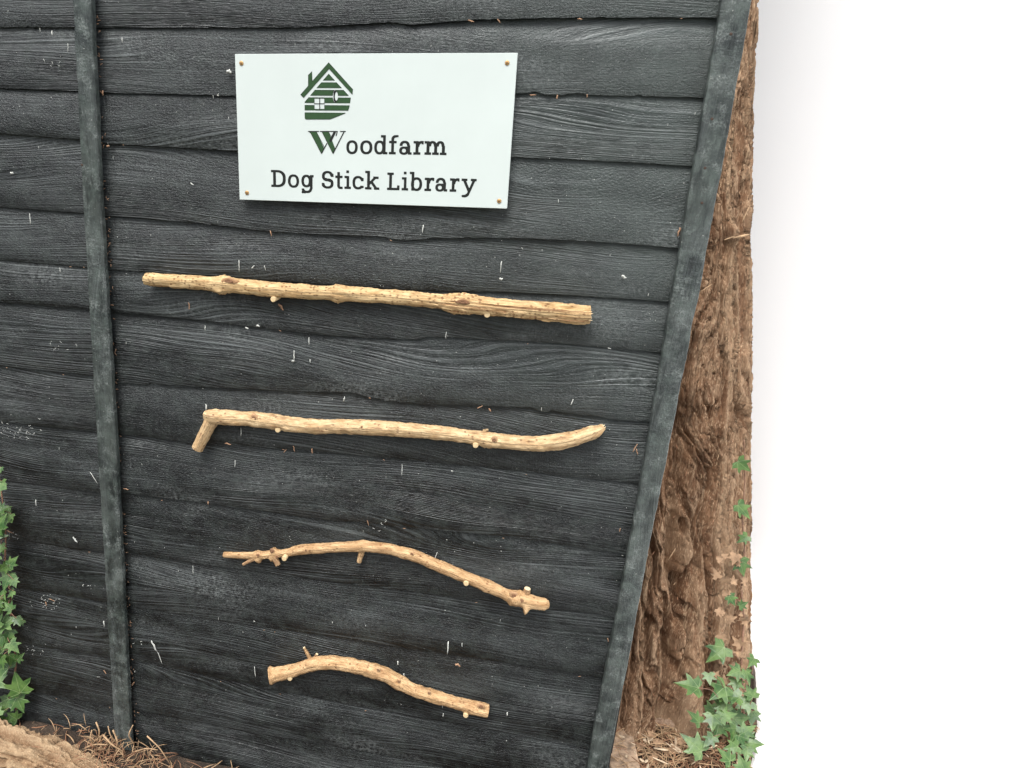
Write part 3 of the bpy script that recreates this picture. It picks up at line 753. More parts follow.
# ------------------------------------------------------------------ the four sticks
SPL = []
def make_stick(label, prof_px, material, knots=(), branches=(), rough=0.06, seed=0, Yoff=None, scars=(), cut=(True, True), ridg=0.0, split=0, name='stick'):
    """prof_px: (x, y_top, y_bottom) along the stick; knots: (x, gain, width_px)"""
    A = np.array(prof_px, float)
    L = np.concatenate([[0], np.cumsum(np.hypot(np.diff(A[:, 0]), np.diff((A[:, 1]+A[:, 2])/2)))])
    n = int(L[-1] / 1.6)
    t = np.linspace(0, L[-1], n)
    def smooth_interp(col):
        # monotone-ish cubic: interp then blur
        v = np.interp(t, L, col)
        k = np.exp(-np.linspace(-2, 2, 9)**2); k /= k.sum()
        vp = np.concatenate([2*v[0]-v[1:5][::-1], v, 2*v[-1]-v[-5:-1][::-1]])
        return np.convolve(vp, k, 'valid')
    xx = smooth_interp(A[:, 0]); yc = smooth_interp((A[:, 1]+A[:, 2])/2)
    sl = np.gradient(yc, xx)
    rp = smooth_interp((A[:, 2]-A[:, 1])/2) * np.cos(np.arctan(sl)); rp = np.maximum(rp, 0.5)
    P = []; R = []
    for x, y, r in zip(xx, yc, rp):
        Y = -0.012 - r / 440.0 if Yoff is None else Yoff
        p = at(x, y, Y); rr = r / depthpx(p)
        P.append(at(x, y, -0.009 - rr*1.02)); R.append(rr)
    P = np.array(P); R = np.array(R)
    seg_n = 40
    def fn(l, a, r):
        s = 1 + rough * float(vnoise(l*70, math.cos(a)*1.5, math.sin(a)*1.5 + seed, seed)) + rough*0.7*float(vnoise(l*220, math.cos(a)*3, math.sin(a)*3, seed+5))
        if seed == 1 and l > .60:
            g_ = min(1, (l-.60)*12); s -= g_*0.16*math.exp(-(float(vnoise(l*5, math.cos(a)*5, math.sin(a)*5, 77))/.16)**2); s += g_*.05*float(vnoise(l*60, math.cos(a)*9, math.sin(a)*9, 78))
        if ridg: s += ridg * float(vnoise(l*14, math.cos(a)*4.5, math.sin(a)*4.5, seed+9))
        return r * s * (1 + 0.05*float(vnoise(l*28, seed*3.1, seed=seed+60)))
    V, Fc, U = sweep(P, R, seg_n, fn)
    V = np.array(V); LL = np.concatenate([[0], np.cumsum(np.linalg.norm(np.diff(P, axis=0), axis=1))])
    pp = np.interp
    # knots: local swellings on one side
    PP, T, AA, BB = frames(P)
    for (kx, gain, w, ang) in knots:
        j = int(np.argmin(np.abs(xx - kx)))
        s0 = LL[j]; wm = w / depthpx(P[j])
        for i in range(n):
            q = math.exp(-((LL[i]-s0)/wm)**2)
            if q < 0.02: continue
            for k in range(seg_n):
                a = 2*math.pi*k/seg_n
                d = V[i*seg_n+k] - P[i]
                # ang: direction in the picture plane, 90 = up, None = all around
                g = 1.0 if ang is None else max(0.0, math.cos(a - math.radians(ang)))**2
                V[i*seg_n+k] = P[i] + d * (1 + gain*q*g*(0.75 + .5*float(vnoise(a*2.2, LL[i]*260, seed=seed+3))))
    V = list(V); Fc = list(Fc); U = list(U); MI = [0]*len(Fc)
    for end, c in ((0, cut[0]), (n-1, cut[1])):
        ring_ = [end*seg_n + k for k in range(seg_n)]
        cen = np.mean([V[q] for q in ring_], 0) + (T[end] * (-1 if end == 0 else 1)) * R[end] * (0.06 if c else 0.5)
        inner = [len(V) + k for k in range(seg_n)]
        for q in ring_:
            V.append(V[q]*.55 + cen*.45); U.append(U[q])
        V.append(cen); U.append((0, 0)); ci = len(V) - 1
        for k in range(seg_n):
            a, b = ring_[k], ring_[(k+1) % seg_n]; c2, d2 = inner[(k+1) % seg_n], inner[k]
            f1, f2 = (a, b, c2, d2), (d2, c2, ci)
            if end == 0: f1, f2 = f1[::-1], f2[::-1]
            Fc += [f1, f2]; MI += [1 if c else 0]*2
    st = empty('stick', tuple(P[n//2]), label, 'stick', 'sticks of the dog stick library resting on pegs')
    build('stick_shaft', V, Fc, [material, M_cut], st, smooth=True, midx=MI, uv=U, auto=48)
    if split:
        # torn fibres sticking out of the broken end
        for k in range(split):
            a = random.uniform(0, 6.28); rr = R[-1]*random.uniform(.3, .95); tt_ = T[-1]
            o0 = P[-1] + rr*(math.cos(a)*AA[-1] + math.sin(a)*BB[-1]) - tt_*.004
            q = MB(); l_ = random.uniform(.004, .010)
            q.tube([o0, o0 + tt_*l_*.6, o0 + tt_*l_ + BB[-1]*random.uniform(-.001, .001)], [.0018, .0012, .0004], 5); SPL.append(q)
        q = MB()
        for w_ in SPL: q.add(w_.V, w_.F)
        SPL.clear(); q.build('splinters', M_cut, st)
    for (x0, y0, x1, y1, r0, r1, mt) in branches:
        Y0 = -0.020; p0 = at(x0, y0, Y0); p1 = at(x1, y1, Y0 - 0.004)
        s = 1 / depthpx(p0); m_ = 9
        mid = (p0+p1)/2 + np.array([0, -.001, .0008])
        pts = [(1-t_)**2*p0 + 2*t_*(1-t_)*mid + t_*t_*p1 for t_ in np.linspace(0, 1, m_)]
        rad = [s*(r0 + (r1-r0)*t_)*random.uniform(.94, 1.06) for t_ in np.linspace(0, 1, m_)]
        q = MB(); q.tube(pts, rad, 16, 0, True, 1); q.build('side_branch', [mt, M_cut], st, auto=55)
    for (sx, sy, sa, sb) in scars:
        # an oval knot scar raised on the face of the stick
        j = int(np.argmin(np.abs(xx - sx))); rr = R[j]
        c = at(sx, sy, P[j][1] - rr*0.90); s = 1/depthpx(c); q = MB()
        tdir = T[j]; ud = np.cross(tdir, (0, 1., 0)); 
        for lay, (k1, dd, mi) in enumerate(((1.0, 0.0000, 0), (0.55, 0.0012, 1))):
            Vv = []; sgm = 18
            for rr_, de in ((1.0, -0.003), (0.86, 0.0016 + dd), (0.62, 0.0010 + dd), (0.0, 0.0006 + dd)):
                for k in range(sgm if rr_ > 0 else 1):
                    a = 2*math.pi*k/sgm; w_ = 1 + .10*math.sin(3*a + sx)
                    Vv.append(c + tdir*math.cos(a)*sa*s*rr_*k1*w_ + ud*math.sin(a)*sb*s*rr_*k1*w_ + np.array([0, -de, 0]))
            ff = [(r_*sgm+k, r_*sgm+(k+1) % sgm, (r_+1)*sgm+(k+1) % sgm, (r_+1)*sgm+k) for r_ in (0, 1) for k in range(sgm)]
            ff += [(2*sgm+k, 2*sgm+(k+1) % sgm, 3*sgm) for k in range(sgm)]
            q.add(Vv, ff, mi)
        q.build('knot_scar', [M_knot, M_scar], st)
    return st, P, R

S1 = [(146,273,284.5),(153,272.8,286.5),(172,274,287.6),(207,276.5,290),(222,277,291.5),(245,279.5,293.5),(270,282,297),(300,284,298.7),(325,285.3,299.7),(338,286,300.5),(350,286.8,301),
      (360,287.4,302),(385,289,303.5),(410,291,306),(440,294,309.3),(457,295,312),(470,295,314),(500,298.5,316.5),(530,301,319.2),(560,303.2,322),(580,305.2,324.2),(590,306,323.8)]
make_stick('longest stick, top one on the fence, straight and speckled with a split flaky right end', S1, M_stick,
           knots=[(222,.42,9,90),(224,.35,7,-90),(338,.50,5,90),(338,.35,5,-90),(457,.22,9,90),(462,.30,12,-90),(176,.08,8,None)], seed=1, ridg=0.07, rough=.07, split=14,
           scars=[(229,281,9,3.0),(463,302,8,2.6)])
S2 = [(206,410,419),(212,409,424),(220,409.6,425),(240,411,425.3),(255,412,427),(270,413.5,429),(290,417,431.5),(315,419.3,434),(340,419,433.6),(370,420,435),(400,422,436.5),(420,423.5,438),
      (450,427,441.3),(475,430.5,444.8),(490,432,447.5),(510,434.5,449.7),(535,436,451.5),(555,434,450.5),(575,430.5,446.5),(590,426.5,441),(598,424,437.5),(603,422.3,431)]
make_stick('crook-handled stick with bent branch at its left end and pointed right tip', S2, M_stick_b,
           knots=[(208,.25,4,90),(256,.08,5,None),(488,.20,5,90),(315,.10,6,-90),(556,.15,5,90)], seed=2, rough=.075, ridg=.05, split=8,
           branches=[(213,418,197.5,448.5,7.2,6.2,M_stick_b),(484,431,488,429.5,1.8,1.0,M_stick_b)],
           scars=[(254,418,4.6,4.2),(494,440,4.0,3.6),(362,427,1.8,1.8)])
S3 = [(224,552,557.5),(232,552,558),(245,552,559),(257,551.5,559.5),(272,550,558),(285,549,557),(300,544.6,554.8),(320,543,553.5),(340,542,552),(365,540.6,551.5),(390,543.5,554.5),(400,546,557.5),(415,549.5,562),
      (440,560,573),(465,570.5,583.3),(490,580,594),(505,588,600),(517,591,606),(530,594,609),(541,597.5,610.5),(548,600,609)]
make_stick('thin arching stick, third from the top, knobbly at both ends with little twig stubs', S3, M_stick_c,
           knots=[(257,1.1,3.2,90),(272,1.4,3.2,90),(276,1.1,3.2,-90),(258,.5,3.5,-90),(264,.5,2.5,0),(362,.2,4,-90),(513,.6,4,90),(517,.5,4,0),(527,1.1,3.0,90),(520,.5,5,-90),(545,.2,2,None)], seed=3, rough=.07,
           branches=[(257,557,243,564.5,2.6,1.3,M_knot),(362.5,549,359,562,3.2,2.4,M_stick_c),(274,556,278,565,3.6,2.6,M_knot),(525,598,527.5,588.5,4.5,3.2,M_knot)],
           scars=[(514,595.5,4.8,3.8),(521,601,3.0,3.4),(258,555,2.6,2.6),(272,551,2.6,2.4),(277,556.5,2.0,2.0),(412,553.5,2.2,1.8),(306,550,1.6,1.4)])
S4 = [(269.6,667,684),(273,667.5,682.5),(285,665.5,680),(300,661.5,674.8),(315,656,670.3),(330,655.5,668.5),(345,657,671),(365,661,675.3),(385,667,682),(400,675,691),(415,684,697.5),(435,690,703),(455,696,708.5),(475,701,715.3),(483,703,717),(488,704.5,717.5)]
make_stick('shortest and lowest stick on the fence, S-curved with a tiny twig on its hump', S4, M_stick_c,
           knots=[(270.5,.18,2,None),(312,.18,4,90),(400,.10,4,90),(420,.08,3,-90),(440,.08,3,90),(458,.08,3,-90),(484,.06,3,None)], seed=4, rough=.075, ridg=.04,
           branches=[(311,660,304,647.5,2.4,1.3,M_stick_c),(314,659,317,654,1.8,1.2,M_knot)],
           scars=[(481,706,4.0,2.6),(378,669.5,1.8,1.5),(399,681,1.8,1.8),(429,692.5,1.8,1.6)])

# the dowel pegs under the sticks
pegs = [((273,299.4), 'left peg under the longest top stick, a pale dowel end in the black fence'),
        ((487,314.8), 'right peg under the longest top stick, a pale dowel by its rough right half'),
        ((277.5,430.2), 'left peg under the crook-handled stick, pale dowel close to its bent handle'),
        ((475.5,445.5), 'right peg under the crook-handled stick, pale dowel toward its pointed tip'),
        ((284,559), 'left peg under the thin arching stick, pale dowel beside its knobbly stub'),
        ((466,583.8), 'right peg under the thin arching stick, pale dowel below its sloping part'),
        ((289.5,679), 'left peg under the shortest lowest stick, small pale dowel'),
        ((465.6,716), 'right peg under the shortest lowest stick, pale dowel near its cut end')]
peg0 = None
for k, ((x, y), lab) in enumerate(pegs):
    tip = at(x, y, -0.043)
    if peg0 is None:
        q = MB(); r = 0.0066; sgm = 20; V = []
        for dy, rr in ((0.0375, 1), (0.0015, 1), (0.0, .86)):
            V += [(rr*r*math.cos(2*math.pi*j/sgm), dy, rr*r*math.sin(2*math.pi*j/sgm)) for j in range(sgm)]
        V.append((0, -0.0003, 0))
        ff = [(a*sgm+j, a*sgm+(j+1) % sgm, (a+1)*sgm+(j+1) % sgm, (a+1)*sgm+j) for a in (0, 1) for j in range(sgm)] + [(2*sgm+j, 2*sgm+(j+1) % sgm, 3*sgm) for j in range(sgm)]
        q.add(V, ff); me_o = q.build('dowel_peg', M_peg, origin=(0, 0, 0), auto=40); peg0 = me_o; o = me_o
    else:
        o = peg0.copy(); COL.objects.link(o)
    o.location = tip; o.rotation_euler = (0, k*0.7, 0)
    prop(o, lab, 'peg', 'wooden pegs holding up the sticks')

# ------------------------------------------------------------------ the tree behind the fence
def trunk_params(z):
    """centre x, centre y, radius"""
    return None
ys_px = [-60, 0, 100, 200, 300, 400, 500, 600, 700, 735]
TY = 0.98
tab = []
for y in ys_px:
    w = ray(762.5, y); az = math.atan2(w[0], w[1])
    # height of the silhouette point at that pixel
    dist = (DIST + TY) / math.cos(az)
    z = HCAM + w[2] / math.hypot(w[0], w[1]) * dist * 0.985
    tab.append((z, az))
tab.sort()
tz = np.array([t[0] for t in tab]); ta = np.array([t[1] for t in tab])
def trunk_R(z): return 0.43 + 0.16*np.exp(-np.maximum(z, 0)/0.35) + 0.02*np.exp(-z/1.2)
def trunk_az(z): return np.interp(z, tz, ta)
def trunk_X(z):
    zc = np.clip(z, tz[0], tz[-1]); a = trunk_az(zc); return ((DIST+TY)*np.sin(a) - trunk_R(zc)) / np.cos(a)

tree = empty('tree', (float(trunk_X(0.1)), TY, 0), 'broad rough reddish-brown tree trunk standing behind the right edge of the fence', 'tree')
thd = np.radians(np.concatenate([np.arange(-178, -135, 4.0), np.arange(-135, 8, 0.27), np.arange(8, 182, 4.0)]))
zd = np.concatenate([np.arange(-0.12, 2.62, 0.0042), np.arange(2.65, 5.2, 0.06)])
TH, ZZ = np.meshgrid(thd, zd, indexing='ij')
cx_, sy_ = np.cos(TH), np.sin(TH)
R0 = trunk_R(ZZ); XC = trunk_X(ZZ); 
lean = np.clip(ZZ - tz[-1], 0, 9) * -0.03
# vertical furrows and plates
w1 = fbm(cx_*2.2, sy_*2.2, ZZ*1.3, o=3, seed=61)*0.13 + 0.05*vnoise(cx_*5, sy_*5, ZZ*4.5, seed=59)
a_u = TH + w1 + 0.035*fbm(cx_*8, sy_*8, ZZ*5, o=3, seed=62) + 0.01*vnoise(cx_*50, sy_*50, ZZ*30, seed=60)
cu, su = np.cos(a_u), np.sin(a_u)
ridge = 1 - np.abs(fbm(cu*7, su*7, ZZ*0.8, o=3, seed=63, g=.5))
fur = np.clip(ridge, 0, 1)**1.3
def crack(f, z, w, sd, o=2, p=2):
    return np.exp(-np.abs(fbm(cu*f + sd, su*f, ZZ*z + .3*w1*10, o=o, seed=sd, g=.45)/w)**p)
cA = crack(8, .8, .11, 81)
cB = crack(19, 1.7, .14, 82)
cC = crack(50, 7.0, .13, 85, 2)
cD = np.exp(-(fbm(cu*9, su*9, ZZ*12, o=3, seed=83)/0.045)**2) * np.clip(3*vnoise(cu*6, su*6, ZZ*5, seed=84), 0, 1)
q1 = fbm(cu*15, su*15, ZZ*1.3, o=3, seed=69, g=.5) * 3.0
plates = (np.floor(q1) + np.clip((q1 - np.floor(q1))*9, 0, 1))/3.0      # stepped, flaking layers with crisp edges
q2 = fbm(cu*36 + 9, su*36, ZZ*3.6, o=3, seed=70, g=.55) * 2.4
plates2 = (np.floor(q2) + np.clip((q2 - np.floor(q2))*9, 0, 1))/2.4
flake = fbm(cu*75, su*75, ZZ*13, o=4, seed=65, g=.7)
lob = 0.018*np.sin(TH*5 + 1.1 + w1*6) * (0.4 + np.exp(-ZZ/0.6))
edge_ = np.clip((TH + .55)/.5, 0, 1)       # calmer where the outline shows
rel = -0.045*cA - 0.026*cB - 0.013*cC - 0.012*cD + 0.024*fur + 0.009*plates + 0.0045*plates2 + 0.0042*flake + lob*(1-.6*edge_) + 0.014*fbm(cx_*3, sy_*3, ZZ*2.2, o=3, seed=66)*(1-.6*edge_)
# deep groove and knot hole seen in the photograph, located by where they stand on the trunk
def trunk_angle(px, py):
    w = ray(px, py); o = CAM.copy()
    z = 1.0
    for _ in range(12):
        X0 = float(trunk_X(z)); Rr = float(trunk_R(z)) + .03
        a = w[0]**2 + w[1]**2; b = 2*((o[0]-X0)*w[0] + (o[1]-TY)*w[1]); c = (o[0]-X0)**2 + (o[1]-TY)**2 - Rr*Rr
        disc_ = max(0, b*b - 4*a*c); t = (-b - math.sqrt(disc_))/(2*a)
        p = o + w*t; z = float(p[2])
    return math.atan2(p[1]-TY, p[0]-float(trunk_X(z))), z, p
gpts = [(690,430),(684,470),(683,520),(681,580),(680,630),(679,665),(681,700)]
ga = [trunk_angle(*p) for p in gpts]
gz = np.array([q[1] for q in ga][::-1]); gth = np.array([q[0] for q in ga][::-1])
gth_i = np.interp(ZZ, gz, gth) + 0.025*vnoise(ZZ*9, 0.3, seed=67)
gs = np.clip((gz[-1] + .03 - ZZ)/0.08, 0, 1) * (0.55 + .45*np.clip((0.75 - ZZ)/.5, 0, 1))
rel -= 0.12*np.exp(-((TH - gth_i)/0.045)**2)*gs
rel += 0.016*np.exp(-((TH - gth_i - .12)/0.06)**2)*gs + 0.016*np.exp(-((TH - gth_i + .12)/0.06)**2)*gs
for (kx, ky, rr_, dep) in [(692,428,.055,-.020),(722,432,.045,.012),(716,265,.05,-.012),(742,236,.035,.022),(684,520,.03,.014),(705,330,.05,.012)]:
    a_, z_, _ = trunk_angle(kx, ky)
    d2 = ((TH-a_)*0.45)**2 + (ZZ-z_)**2; d = np.sqrt(d2)
    rel += dep*np.exp(-d2/rr_**2) + 0.004*np.sin(d/0.0085 + 2*flake)*np.exp(-d2/(rr_*1.3)**2)
rel = (rel + .02)*(1 - .5*edge_) - .02
Rr = R0 + rel - 0.03
XX = XC + lean + Rr*cx_; YY = TY + Rr*sy_
nth, nz = TH.shape
V = np.stack([XX, YY, ZZ], -1).reshape(-1, 3)
Fc = [(i*nz+j, ((i+1) % nth)*nz+j, ((i+1) % nth)*nz+j+1, i*nz+j+1) for i in range(nth) for j in range(nz-1)]
Fc.append(tuple(i*nz+nz-1 for i in range(nth)))
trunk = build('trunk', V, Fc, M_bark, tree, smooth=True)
att = trunk.data.attributes.new('relief', 'FLOAT', 'POINT')
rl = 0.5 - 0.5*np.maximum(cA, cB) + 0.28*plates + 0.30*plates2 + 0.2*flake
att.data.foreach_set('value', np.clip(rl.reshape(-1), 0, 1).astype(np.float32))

def on_trunk(px, py, out=0.012):
    a, z, p = trunk_angle(px, py)
    i = int(np.argmin(np.abs(thd - a))); j = int(np.argmin(np.abs(zd - z)))
    q = np.array([XX[i, j], YY[i, j], ZZ[i, j]])
    n = np.array([math.cos(a), math.sin(a), 0.1])
    d = CAM - p; d /= np.linalg.norm(d)
    q = p - d*0; 
    return p + d*(out), n
# loose strips and threads of bark
mb = MB(); ms = MB()
for k in range(260):
    px, py = random.uniform(612, 738), random.uniform(20, 700)
    if px < 752 - .1875*py + 4: continue
    p, n = on_trunk(px, py, random.uniform(-0.006, .006))
    L_ = random.uniform(.004, .022); a = random.gauss(0, .35)
    side = np.array([-n[1], n[0], 0]); d = np.array([0, 0, 1.])*math.cos(a) + side*math.sin(a)
    pts = [p + d*L_*(t-.5) + n*0.004*math.sin(t*3.1) + side*random.uniform(-.001, .001) for t in (0, .25, .5, .75, 1)]
    mb.tube(pts, [.0003, .0008, .0012, .0008, .0003], 5, random.choice([0, 1, 1, 1]))
for (x0, y0, x1, y1, r) in [(733,238,751,234,1.8),(724,240,735,236,.9),(700,292,712,284,.7),(742,222,750,205,.8),(668,560,676,548,.8)]:
    a_, _ = on_trunk(x0, y0, .004); b_, _ = on_trunk(x1, y1, .004); s_ = 1/depthpx(a_)
    mb.tube([a_, a_*.6 + b_*.4, a_*.3 + b_*.7, b_], [r*s_*.3, r*s_*.7, r*s_*.6, r*s_*.2], 6, 0)
mb.build('loose_bark', [M_straw, M_straw2, M_cut], tree)['kind'] = 'stuff'

# ------------------------------------------------------------------ ivy
LEAF = [(0,0),(.12,-.10),(.30,-.16),(.42,-.06),(.56,.02),(.40,.14),(.33,.24),(.46,.36),(.56,.56),(.36,.50),(.24,.48),(.16,.66),(.06,.88),(0,1.02)]
LEAF = LEAF + [(-x, y) for x, y in LEAF[1:-1]][::-1]
def add_leaf(mb, c, size, n, up, m=0):
    n = np.array(n, float); n /= np.linalg.norm(n)
    up = np.array(up, float); up -= n*(up @ n); up /= np.linalg.norm(up) + 1e-9
    r = np.cross(up, n)
    cup = random.uniform(.05, .22); sx = random.uniform(.85, 1.1); tw = random.uniform(-.12, .12)
    def P(x, y):
        y2 = y - .4
        return np.array(c) + size*(r*x*sx + up*y2 + n*(cup*(abs(x)*.9 - .35*y2*y2*2) + tw*x*y2))
    V = [P(0, .38), P(0, .7), P(0, .05)]; U = [(0, .38), (0, .7), (0, .05)]
    # inner ring for curvature
    inner = [(x*.5, .38 + (y-.38)*.5) for x, y in LEAF]
    for x, y in inner: V.append(P(x, y)); U.append((x, y))
    for x, y in LEAF: V.append(P(x + random.uniform(-.015, .015), y + random.uniform(-.015, .015))); U.append((x, y))
    k = len(LEAF); Fc = []
    for i in range(k):
        j = (i+1) % k
        Fc.append((0, 3+i, 3+j)); Fc.append((3+i, 3+k+i, 3+k+j, 3+j))
    mb.add(V, Fc, m, U)
    return P(0, 0)

# left vine, climbing the fence at the picture's left edge
ivy = empty('ivy_vine', tuple(at(10, 735, -0.03)), 'ivy vine with pale-veined green leaves climbing the black fence at the far left edge', 'ivy')
mbL = MB(); mbS = MB()
sc_ = .427
LV = [(2,70,14),(5,105,26),(8,190,50),(24,182,22),(4,160,24),(5,255,20),(30,285,24),(8,300,30),(16,330,34),(34,335,22),(10,362,28),(26,360,22),(20,390,30),(2,395,22),(42,425,20),(20,425,38),(50,428,16),(20,458,30),(4,480,30),(32,485,30),(47,508,26),
      (22,515,26),(6,520,24),(42,572,48),(14,622,38),(46,618,34),(30,648,30),(8,655,26),(-14,120,40),(-20,200,44),(-16,280,40),(-22,350,44),(-14,420,44),(-22,500,40),(-16,580,44),(-24,640,44),(-40,260,40),(-40,400,40),(-46,560,44)]
LV += [(random.uniform(-16, 14), random.uniform(110, 660), random.uniform(24, 44)) for _ in range(10)]
main = [at(x, y, Y) for x, y, Y in [(4,735,-.02),(18,712,-.02),(12,690,-.02),(17,660,-.022),(9,630,-.02),(12,600,-.022),(5,565,-.02),(6,530,-.022),(2,495,-.02),(-2,470,-.02),(-8,430,-.02)]]
def smoothpath(P, n):
    P = np.array(P); t = np.linspace(0, len(P)-1, n); out = np.stack([np.interp(t, range(len(P)), P[:, k]) for k in range(3)], 1)
    for _ in range(3): out[1:-1] = (out[:-2] + 2*out[1:-1] + out[2:])/4
    return out
mpath = smoothpath(main, 60)
mbS.tube(mpath, np.linspace(.0035, .0016, 60), 8)
mbS.tube(smoothpath([at(-30,735,-.02), at(-22,640,-.02), at(-26,560,-.02), at(-18,470,-.02), at(-26,400,-.02)], 40), np.linspace(.003, .0014, 40), 8)
for (x, y, s) in LV:
    px, py = x*sc_, 440 + y*sc_
    dY = -random.uniform(.035, .075)
    c = at(px, py, dY); size = s*sc_*1.12*random.uniform(.8, 1.2) / depthpx(c)
    n = np.array([random.gauss(.1, .35), -1, random.gauss(.55, .3)]); up = np.array([random.gauss(0, .5), -.2, random.choice([-1, -1, 1]) * random.uniform(.3, 1)])
    base = add_leaf(mbL, c, size, n, up)
    j = int(np.argmin([np.linalg.norm(q - base) for q in mpath])); tgt = mpath[j] if px > -5 else np.array([at(-24, py, -.02)[0], -.02, base[2] + .01])
    mid = (base + tgt)/2 + np.array([0, -.01, .006])
    mbS.tube([tgt, (tgt+mid)/2 + np.array([0, -.003, .002]), mid, (mid+base)/2, base], [.0012, .001, .001, .0009, .0008], 5)
mbL.build('leaves', M_leaf, ivy); mbS.build('stem', M_stem, ivy)

# right ivy on the trunk and at its foot
ivy2 = empty('ivy_plant', tuple(gnd(735, 745, 0)), 'ivy plant spreading at the foot of the reddish trunk and creeping up its right side', 'ivy')
mbL = MB(); mbS = MB(); mbD = MB()
RV = [(245,60,36,1),(250,165,40,1),(248,232,28,1),(238,297,38,1),(215,375,26,1),(256,385,22,1),(180,500,54,1),(115,575,52,0),(162,558,26,0),(185,590,50,0),(222,545,34,0),(252,555,34,0),(128,650,36,0),(160,630,34,0),(190,620,40,0),(205,645,40,0),
      (125,712,54,0),(162,705,34,0),(182,678,46,0),(215,602,40,0),(245,618,40,0),(252,680,40,0),(222,690,44,0),(200,740,36,0),(250,735,34,0),(235,650,40,0),(170,660,36,0),(225,575,30,0),(262,520,30,0),(215,720,34,0),(238,705,30,0),(262,650,34,0),
      (200,605,30,0),(258,590,30,0),(240,760,40,0),(265,710,40,0)]
root = gnd(742, 752, 0.01)
for (x, y, s, onT) in RV:
    px, py = 640 + x*sc_, 440 + y*sc_
    if onT:
        c, n0 = on_trunk(min(px, 743), py, .030)
        n = np.array([random.gauss(0, .3) - .1, -1, random.gauss(.6, .25)])
    else:
        p, _ = on_trunk(min(px, 742), min(py, 700), .06)
        g0 = gnd(px, py, 0.05 + random.uniform(0, .09))
        c = g0 if g0[1] < p[1] - .02 or py > 700 else at(px, py, p[1] - random.uniform(0, .05))
        n = np.array([random.gauss(0, .35) - .1, -1, random.gauss(1.2, .35)])
    size = s*sc_*1.05 / depthpx(c)
    up = np.array([random.gauss(0, .7), -.2, random.choice([-1, -1, 1])*random.uniform(.3, 1)])
    base = add_leaf(mbL, c, size, n, up)
    if onT: tgt, _ = on_trunk(743, py + 14, .004)
    else: tgt = np.array([root[0]*.4 + base[0]*.6, root[1]*.4 + base[1]*.6 + .02, max(.01, base[2] - .05)])
    mid = (base + tgt)/2 + np.array([0, 0, .012])
    mbS.tube([tgt, (tgt+mid)/2 + np.array([0, 0, .005]), mid, (mid+base)/2, base], [.0014, .0012, .0011, .001, .0008], 5)
pth = [root] + [on_trunk(x, y, .006)[0] for x, y in [(744,700),(741,660),(744,620),(741,590),(745,550),(742,520),(745,480),(744,440)]]
mbS.tube(smoothpath(pth, 70), np.linspace(.004, .0015, 70), 8)
mbL.build('leaves', M_leaf, ivy2); mbS.build('stem', M_stem, ivy2)

# ------------------------------------------------------------------ the ground and what lies on it
def ground_mat():
    m, nt, bs = mat('soil'); g = N(nt); co = g.coord('Object')
    a = g.noise(co, 9.0, 6.0, 0.65); b = g.noise(co, 70.0, 5.0, 0.7)
    far = g.mapr(g.vmath('LENGTH', co), 3.0, 7.0)
    c = g.mix(g.mapr(a, .35, .65), (0.030, 0.020, 0.013), (0.080, 0.054, 0.036))
    c = g.mix(g.math('MULTIPLY', g.mapr(b, .55, .75), .5), c, (0.22, 0.16, 0.10))
    c = g.mix(g.math('MULTIPLY', far, g.mapr(g.noise(co, 1.5, 5.0, .6), .3, .6)), c, (0.055, 0.085, 0.030))
    nt.links.new(c, bs.inputs['Base Color'])
    nt.links.new(g.bump(g.math('ADD', a, b), 1.0, 0.02), bs.inputs['Normal'])
    bs.inputs['Roughness'].default_value = 0.95
    return m
gx = np.concatenate([[-300, -100, -40, -15, -7, -4], np.arange(-2.6, 2.6, 0.03), [4, 7, 15, 40, 100, 300]])
gy = np.concatenate([[-300, -100, -40, -15, -7, -4], np.arange(-2.0, 2.2, 0.03), [4, 7, 15, 40, 100, 300]])
GX, GY = np.meshgrid(gx, gy, indexing='ij')
GZ = 0.014*fbm(GX*3, GY*3, o=4, seed=71) - 0.006
GZ = np.where((np.abs(GX) < 3) & (np.abs(GY) < 3), GZ, GZ*0 - 0.01)
n1, n2 = GX.shape
gr = build('ground', np.stack([GX, GY, GZ], -1).reshape(-1, 3), [(i*n2+j, (i+1)*n2+j, (i+1)*n2+j+1, i*n2+j+1) for i in range(n1-1) for j in range(n2-1)], ground_mat())
prop(gr, kind='structure')

def straw(mb, c, L_, a, tilt, r, m, bend=.25, lift=0.0):
    d = np.array([math.cos(a)*math.cos(tilt), math.sin(a)*math.cos(tilt), math.sin(tilt)])
    s = np.array([-math.sin(a), math.cos(a), 0]); b = random.uniform(-bend, bend)
    pts = [np.array(c) + d*L_*(t-.5) + s*b*L_*(t*t - t)*1.5 + np.array([0, 0, lift*(1-(2*t-1)**2)]) for t in (0, .25, .5, .75, 1)]
    mb.tube(pts, [r*.5, r, r, r*.9, r*.4], 5, m)
mb = MB()
for k in range(900):       # needles and straw right of the fence
    px, py = random.uniform(596, 750), random.uniform(690, 775)
    p = gnd(px, py, 0)
    if p[1] > .62: p = gnd(px, 735, 0)
    straw(mb, p + np.array([random.gauss(0, .015), random.gauss(0, .03), random.uniform(.0, .026)]), random.uniform(.025, .10), random.uniform(0, 3.14), random.gauss(0, .16), random.uniform(.0007, .0018), random.choice([0, 0, 0, 1]), lift=random.uniform(0, .01))
